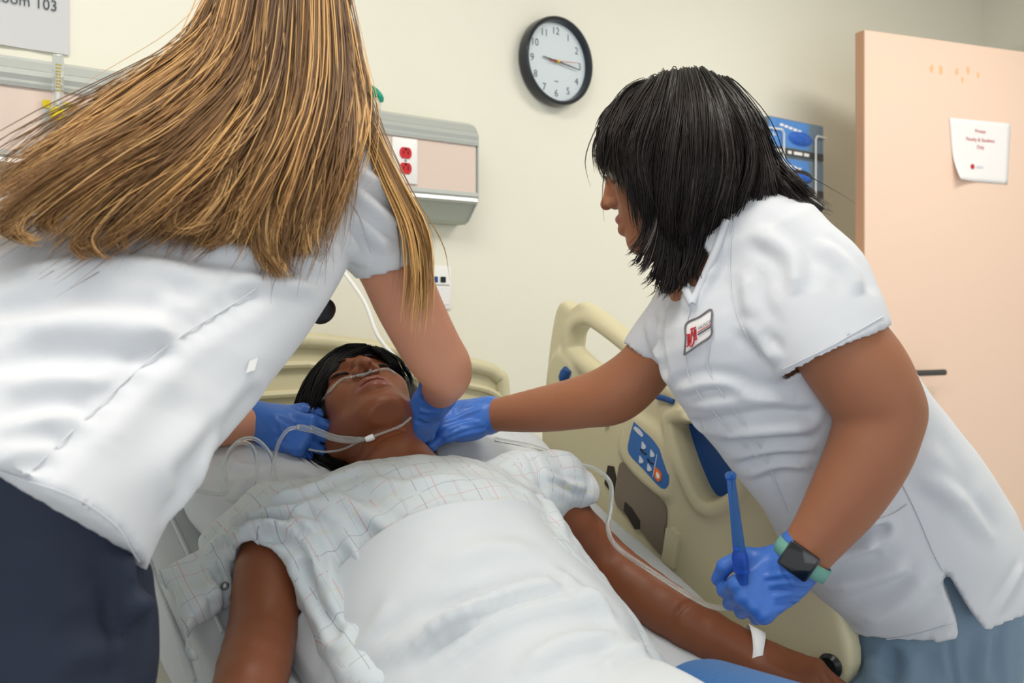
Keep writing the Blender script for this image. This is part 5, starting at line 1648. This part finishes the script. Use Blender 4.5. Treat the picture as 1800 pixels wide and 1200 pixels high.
for b, dd in ((1590, 1.57), (1700, 1.70)):
    c = P(b, 1690, dd)
    fs = Field((c[0] - 0.25, c[1] - 0.2, -0.01), (c[0] + 0.2, c[1] + 0.28, 0.16), 0.007)
    fs.chain([((c[0], c[1], 0.05), 0.045), ((c[0] - 0.07, c[1] + 0.07, 0.042), 0.042), ((c[0] - 0.12, c[1] + 0.11, 0.036), 0.034)], k=0)
    fs.plane((0, 0, 0.003), (0, 0, -1))
    V, F = fs.mesh(2)
    obj('shoe', V, F, M_shoe, nB)

# body
HB = P(1172, 292, 1.575)
YaB = unit(-RV * 0.90 + FV * 0.30 - UV_ * 0.30); ZaB = unit(UV_ * 0.95 - RV * 0.30 + FV * 0.1); ZaB = unit(ZaB - YaB * (ZaB @ YaB)); XaB = np.cross(YaB, ZaB)
fB = Field(np.min([P(840, 1000, 1.8), P(1200, 200, 1.3), P(1640, 1000, 1.3)], 0) - 0.12, np.max([P(840, 400, 1.82), HB, P(1640, 700, 1.65)], 0) + 0.18, 0.006)
inner = [list(np.array(r[:3])) + list(np.array(r[3:6]) * 0.86) + list(np.array(r[6:9]) * 0.84) for r in tB]
fB.loft(inner[3:], k=0.0)
fB.cap(P(1262, 420, 1.53), P(1228, 500, 1.50), 0.055, 0.05, k=0.03)
neckB = (HB - ZaB * 0.05 - YaB * 0.025, P(1290, 450, 1.54))
fB.cap(*neckB, 0.054, 0.062, k=0.02)
nearB = [(P(1370, 450, 1.45), 0.062), (P(1472, 600, 1.385), 0.068), (P(1520, 668, 1.375), 0.068), (P(1545, 725, 1.375), 0.061), (P(1530, 790, 1.375), 0.059), (P(1488, 870, 1.38), 0.052), (P(1440, 940, 1.385), 0.040), (P(1405, 985, 1.39), 0.034)]
fB.chain(nearB, k=0.02, res=28)
fB.ell(P(1585, 722, 1.375), (0.026, 0.026, 0.03), k=0.03)
farB = [(P(1215, 530, 1.60), 0.060), (P(1145, 632, 1.64), 0.048), (P(1085, 688, 1.665), 0.052), (P(1030, 705, 1.69), 0.046), (P(950, 720, 1.735), 0.040), (P(855, 731, 1.775), 0.027)]
fB.chain(farB, k=0.02, res=24)
Vb, Fb = fB.mesh(4)
fh = Field(HB - 0.17, HB + 0.17, 0.0028)
head_prims(fh, HB, XaB, YaB, ZaB, 1.06, mouth=False)
fh.cap(*neckB, 0.054, 0.062, k=0.02)
Vh, Fh = fh.mesh(3)
V, F, _ = join([(Vb, Fb), (Vh, Fh)])
bodyB = obj('body', V, F, M_skinB, nB)
bodyB.data.materials.append(M_lipB)
q = V - HB
loc = np.stack([q @ XaB, q @ YaB, q @ ZaB], 1)
inl = (np.abs(loc[:, 0]) < 0.027) & (loc[:, 1] > 0.076) & (loc[:, 1] < 0.12) & (((loc[:, 0] / 0.0275) ** 2 + ((loc[:, 2] + 0.0645) / 0.0155) ** 2) < 1)
bodyB.data.polygons.foreach_set('material_index', inl[F].all(1).astype(np.int32))

# gloves
gripp = P(1304, 1022, 1.345)
def gB1(f):
    W = P(1398, 992, 1.39)
    fd = P(1318, 1055, 1.375) - W
    f.chain([(P(1412, 972, 1.39), 0.0395), (W, 0.036)], k=0.0)
    hand_prims(f, W, fd, FV * 0.9 + RV * 0.1 - UV_ * 0.25, UV_ * 0.8 - RV * 0.4, [(1.25, 1.35, 0.9), (1.30, 1.40, 0.9), (1.30, 1.40, 0.9), (1.30, 1.35, 0.9)], 0.98, spread=0.03,
               thumb=((0.75, 0.70, 0.12), (0.95, 0.10, 0.30), (0.65, -0.35, 0.70)), fat=1.14, k=0.012)
w_ = P(1360, 1020, 1.38)
V, F = glove_mesh(gB1, w_ - 0.14, w_ + 0.14, 5, lines=[(((1345, 1030), (1380, 1025), (1425, 1030)), 0.004, 0.0022), (((1335, 1015), (1370, 1010), (1400, 1005)), 0.004, 0.002), (((1350, 1050), (1385, 1045), (1415, 1045)), 0.004, 0.0022), (((1365, 1065), (1390, 1062), (1410, 1060)), 0.004, -0.002),
                                                        (((1375, 990), (1385, 1010), (1400, 1030)), 0.004, 0.002)])
obj('glove', V, F, M_glove, nB)
def gB2(f):
    W = P(842, 732, 1.775)
    fd = P(745, 748, 1.70) - W
    f.chain([(P(858, 730, 1.775), 0.0345), (W, 0.031)], k=0.0)
    hand_prims(f, W, fd, FV * 0.7 - UV_ * 0.7, UV_ * 0.6 + FV * 0.5, [(0.25, 0.3, 0.2), (0.3, 0.35, 0.2), (0.4, 0.4, 0.2), (0.5, 0.4, 0.2)], 1.08, thumb=((0.85, 0.45, 0.2), (0.95, 0.15, 0.2), (0.95, 0.0, 0.2)), fat=1.14, k=0.012)
w_ = P(790, 735, 1.75)
V, F = glove_mesh(gB2, w_ - 0.15, w_ + 0.15, 6, lines=[(((770, 745), (800, 735), (850, 715)), 0.004, 0.0025), (((775, 760), (810, 745), (850, 740)), 0.004, 0.0025), (((770, 730), (800, 718), (835, 708)), 0.004, 0.002), (((790, 770), (820, 758), (850, 752)), 0.004, -0.002)])
obj('glove', V, F, M_glove, nB)

# wrist watch
wcn = P(1412, 978, 1.388); wax = unit(P(1398, 1000, 1.39) - P(1440, 940, 1.385))
wn = unit(CAM - wcn); wn = unit(wn + UV_ * 0.25 + RV * 0.12); wn = unit(wn - wax * (wn @ wax)); ws = np.cross(wax, wn)
V, F = [], []
for k in range(36):
    a = 2 * math.pi * k / 36
    c = wcn + wax * 0.004 + 0.0405 * (math.cos(a) * wn + math.sin(a) * ws)
    V += [c - wax * 0.011, c + wax * 0.011]
for k in range(36):
    j = (k + 1) % 36
    F.append((2 * k, 2 * k + 1, 2 * j + 1, 2 * j))
wt = obj('watch_strap', V, F, mat('teal_strap', (108, 160, 146), 0.6), nB)
wt.modifiers.new('thick', 'SOLIDIFY').thickness = 0.003
WMx = Matrix(((ws[0], wax[0], wn[0], 0), (ws[1], wax[1], wn[1], 0), (ws[2], wax[2], wn[2], 0), (0, 0, 0, 1)))
cc = wcn + wax * 0.004 + wn * 0.041
WMx.translation = Vector(cc)
MB().box((-0.024, -0.0205, -0.006), (0.024, 0.0205, 0.006), 0.004, WMx).build('watch_case', mat('watch_metal', (70, 72, 78), 0.25, metal=0.9), wt, smooth='auto')
MB().box((-0.0212, -0.0178, 0.005), (0.0212, 0.0178, 0.0072), 0.0009, WMx).build('watch_screen', mat('watch_glass', (6, 6, 8), 0.06, coat=0.5), wt, smooth='auto')

# dark hair
fw = Field(P(1210, 300, 1.55) - 0.36, P(1210, 300, 1.55) + 0.36, 0.006)
VM = np.stack([RV, FV, UV_], 1)
fw.ell(P(1212, 275, 1.56), (0.126, 0.122, 0.132), VM, k=0)
fw.ell(P(1155, 265, 1.56), (0.083, 0.100, 0.092), VM, k=0.03)
fw.chain([(P(1115, 262, 1.51), 0.048), (P(1150, 350, 1.48), 0.036), (P(1165, 420, 1.48), 0.024)], k=0.03)
fw.chain([(P(1220, 330, 1.48), 0.070), (P(1205, 420, 1.48), 0.036)], k=0.03)
fw.chain([(P(1260, 300, 1.52), 0.085), (P(1320, 330, 1.50), 0.045), (P(1390, 350, 1.48), 0.024), (P(1440, 366, 1.46), 0.008)], k=0.05)
fw.chain([(P(1280, 330, 1.50), 0.050), (P(1258, 390, 1.48), 0.026)], k=0.03)
fw.ell(P(1042, 398, 1.57), (0.078, 0.20, 0.080), VM, k=0.012, op='cut')
Vw, Fw = fw.mesh(3)
wtree = bvh(Vw, Fw)
dk = ((30, 24, 23), (34, 26, 24), (92, 82, 80), 0.10)
parts = [(Vw, Fw, flatcol(Vw, (22, 17, 17)))]
gB = [((1128, 152), (1090, 176), (1064, 212), (1056, 258), (1068, 314)), ((1140, 148), (1108, 180), (1082, 226), (1078, 276), (1098, 330)), ((1152, 143), (1128, 185), (1100, 245), (1108, 305), (1128, 362)),
      ((1165, 138), (1145, 190), (1120, 265), (1130, 340), (1150, 418)), ((1178, 134), (1165, 195), (1145, 285), (1150, 375), (1160, 462)), ((1192, 131), (1188, 200), (1175, 300), (1168, 400), (1164, 500)),
      ((1206, 129), (1212, 200), (1206, 300), (1190, 400), (1182, 512)), ((1220, 129), (1238, 200), (1242, 300), (1218, 400), (1202, 508)), ((1236, 131), (1268, 195), (1284, 290), (1262, 385), (1228, 488)),
      ((1252, 135), (1296, 195), (1322, 275), (1308, 345), (1264, 440)), ((1268, 142), (1318, 205), (1348, 285), (1372, 335), (1398, 362)), ((1280, 150), (1332, 218), (1368, 298), (1414, 340), (1466, 374))]
parts.append(strands([[P(g[0][0], g[0][1] + 3, 1.63)] + onvol(wtree, g, 1.53, 0.005) for g in gB], 5200, 18, 0.0008, 15, dk, jit=0.006, clumps=46, clump=0.6, wav=0.009, short=0.34, frizz=0.0006, fly=0.01))
wispB = (((1150, 340, 1.45), (1142, 400, 1.45), (1130, 432, 1.45), (1112, 440, 1.455)), ((1160, 370, 1.45), (1150, 430, 1.45), (1138, 468, 1.45), (1120, 478, 1.455)), ((1172, 380, 1.45), (1165, 450, 1.45), (1152, 492, 1.45), (1136, 500, 1.455)),
         ((1185, 390, 1.45), (1182, 460, 1.45), (1176, 505, 1.45), (1162, 520, 1.455)), ((1205, 390, 1.45), (1200, 460, 1.45), (1196, 500, 1.45), (1190, 518, 1.45)), ((1240, 380, 1.45), (1225, 440, 1.445), (1214, 480, 1.44), (1216, 498, 1.44)))
for wi, wp in enumerate(wispB):
    c_ = np.array(GH(wp))
    sp_ = RV * 0.012
    parts.append(strands([c_ - sp_, c_, c_ + sp_], 80, 14, 0.0008, 90 + wi, dk, jit=0.005, clumps=3, clump=0.5, wav=0.004, short=0.4, frizz=0.0005, fly=0.0))
V, F, C = join(parts)
hB = obj('hair', V, F, M_hairb, nB)
with_cols(hB, C)

# ------------------------------------------------------------------ suction wand and its tubing, nasal cannula, cord
M_wand = mat('blue_clear_plastic', (84, 150, 235), 0.08, trans=0.85, ior=1.3)
M_tube = mat('clear_tubing', (236, 240, 238), 0.06, trans=0.82, ior=1.25)
w0, w1 = P(1284, 832, 1.365), P(1302, 990, 1.372)
wa = unit(w1 - w0)
wnd = thing('suction_wand', 'translucent blue suction wand handle held upright in the gloved fist', 'medical tool', w1)
MB().tube([w0 + wa * 0.006, (w0 + w1) / 2, w1 - wa * 0.016, w1 + wa * 0.03], [0.0062, 0.0078, 0.0092, 0.0085], 14, 24).build('shaft', M_wand, wnd, smooth='auto')
MB().tube([w0 - wa * 0.002, w0 + wa * 0.002, w0 + wa * 0.008], [0.0060, 0.0088, 0.0074], 14).build('tip_ring', M_wand, wnd, smooth='auto')
MB().tube([w1 - wa * 0.018, w1 - wa * 0.010, w1 + wa * 0.012], [0.0100, 0.0120, 0.0116], 14).build('collar', M_wand, wnd, smooth='auto')
tb = [P(*p) for p in ((870, 772, 1.70), (940, 786, 1.675), (1005, 812, 1.665), (1050, 826, 1.68), (1073, 850, 1.665), (1074, 890, 1.645), (1069, 930, 1.615), (1086, 962, 1.585), (1140, 1000, 1.555), (1210, 1045, 1.51), (1252, 1066, 1.475), (1300, 1068, 1.42), (1330, 1060, 1.40))]
stb = MB().tube(tb, 0.0042, 10, 90).build('suction_tubing', M_tube, None, smooth='auto')
tag(stb, 'clear suction tubing running along the manikin arm to the gloved fist', 'tubing')

can = thing('nasal_cannula', 'clear nasal cannula tubing looped across the manikin face and pillow', 'cannula', P(640, 700, 1.6))
def onface(pts, off, fb=1.6):
    return [surf(htree, a, b, fb, off) for a, b in pts]
MB().tube(onface(((553, 742), (565, 712), (580, 690), (600, 670), (622, 660)), 0.003) + onface(((640, 655), (660, 650), (680, 652), (695, 660)), 0.004), 0.0019, 8, 60).build('face_tube', M_tube, can, smooth='auto')
MB().tube(onface(((628, 658), (642, 654), (655, 650)), 0.005), 0.0024, 8, 14).build('nose_piece', M_tube, can, smooth='auto')
dn_ = 1.525
thick = [P(545, 755, 1.54), P(565, 764, 1.535), P(590, 773, 1.53), P(620, 776, 1.53), P(645, 771, 1.53)]
MB().tube(thick, 0.0032, 8, 30).build('twin_tube', M_tube, can, smooth='auto')
MB().tube([q + UV_ * 0.0055 + FV * 0.002 for q in thick[:-1]] + [thick[-1]], 0.0028, 8, 30).build('twin_tube', M_tube, can, smooth='auto')
MB().tube([P(643, 772, 1.528), P(650, 770, 1.528), P(657, 767, 1.528)], [0.0042, 0.0054, 0.0050], 12).build('slider', M_white, can, smooth='auto')
MB().tube([P(656, 767, 1.53), P(680, 758, 1.535), P(705, 748, 1.55), P(722, 734, 1.58)], 0.0021, 8, 20).build('chin_tube', M_tube, can, smooth='auto')
MB().tube([P(543, 790, 1.55), P(570, 794, 1.545), P(600, 790, 1.54), P(632, 776, 1.535)], 0.0017, 8, 20).build('chin_tube', M_tube, can, smooth='auto')
MB().tube([P(548, 756, 1.54), P(534, 752, 1.54), P(522, 750, 1.54)], [0.0048, 0.0056, 0.0042], 12).build('connector', M_tube, can, smooth='auto')
lp = [P(524, 750, 1.54), P(505, 756, 1.52), P(489, 780, 1.50), P(481, 815, 1.48), P(477, 850, 1.465), P(480, 885, 1.46), P(482, 870, 1.47), P(484, 840, 1.48), P(476, 800, 1.49), P(450, 772, 1.485), P(420, 775, 1.475), P(396, 805, 1.465), P(389, 845, 1.455), P(402, 878, 1.45), P(428, 876, 1.455), P(448, 845, 1.47),
      P(452, 810, 1.48), P(440, 782, 1.485), P(415, 780, 1.48), P(395, 815, 1.47), P(400, 860, 1.46), P(385, 868, 1.46), P(345, 862, 1.46)]
MB().tube(lp, 0.0031, 10, 160).build('supply_tube', M_tube, can, smooth='auto')
cdp = [P(*p) for p in ((560, 420, 2.15), (600, 472, 2.08), (640, 530, 2.02), (664, 590, 1.97), (700, 632, 1.92), (745, 662, 1.87), (790, 690, 1.87), (830, 745, 1.86), (850, 790, 1.82))]
crd = MB().tube(cdp, 0.0042, 10, 50).build('call_cord', M_white, None, smooth='auto')
tag(crd, 'white cord hanging from the wall panel behind the manikin head', 'cord')
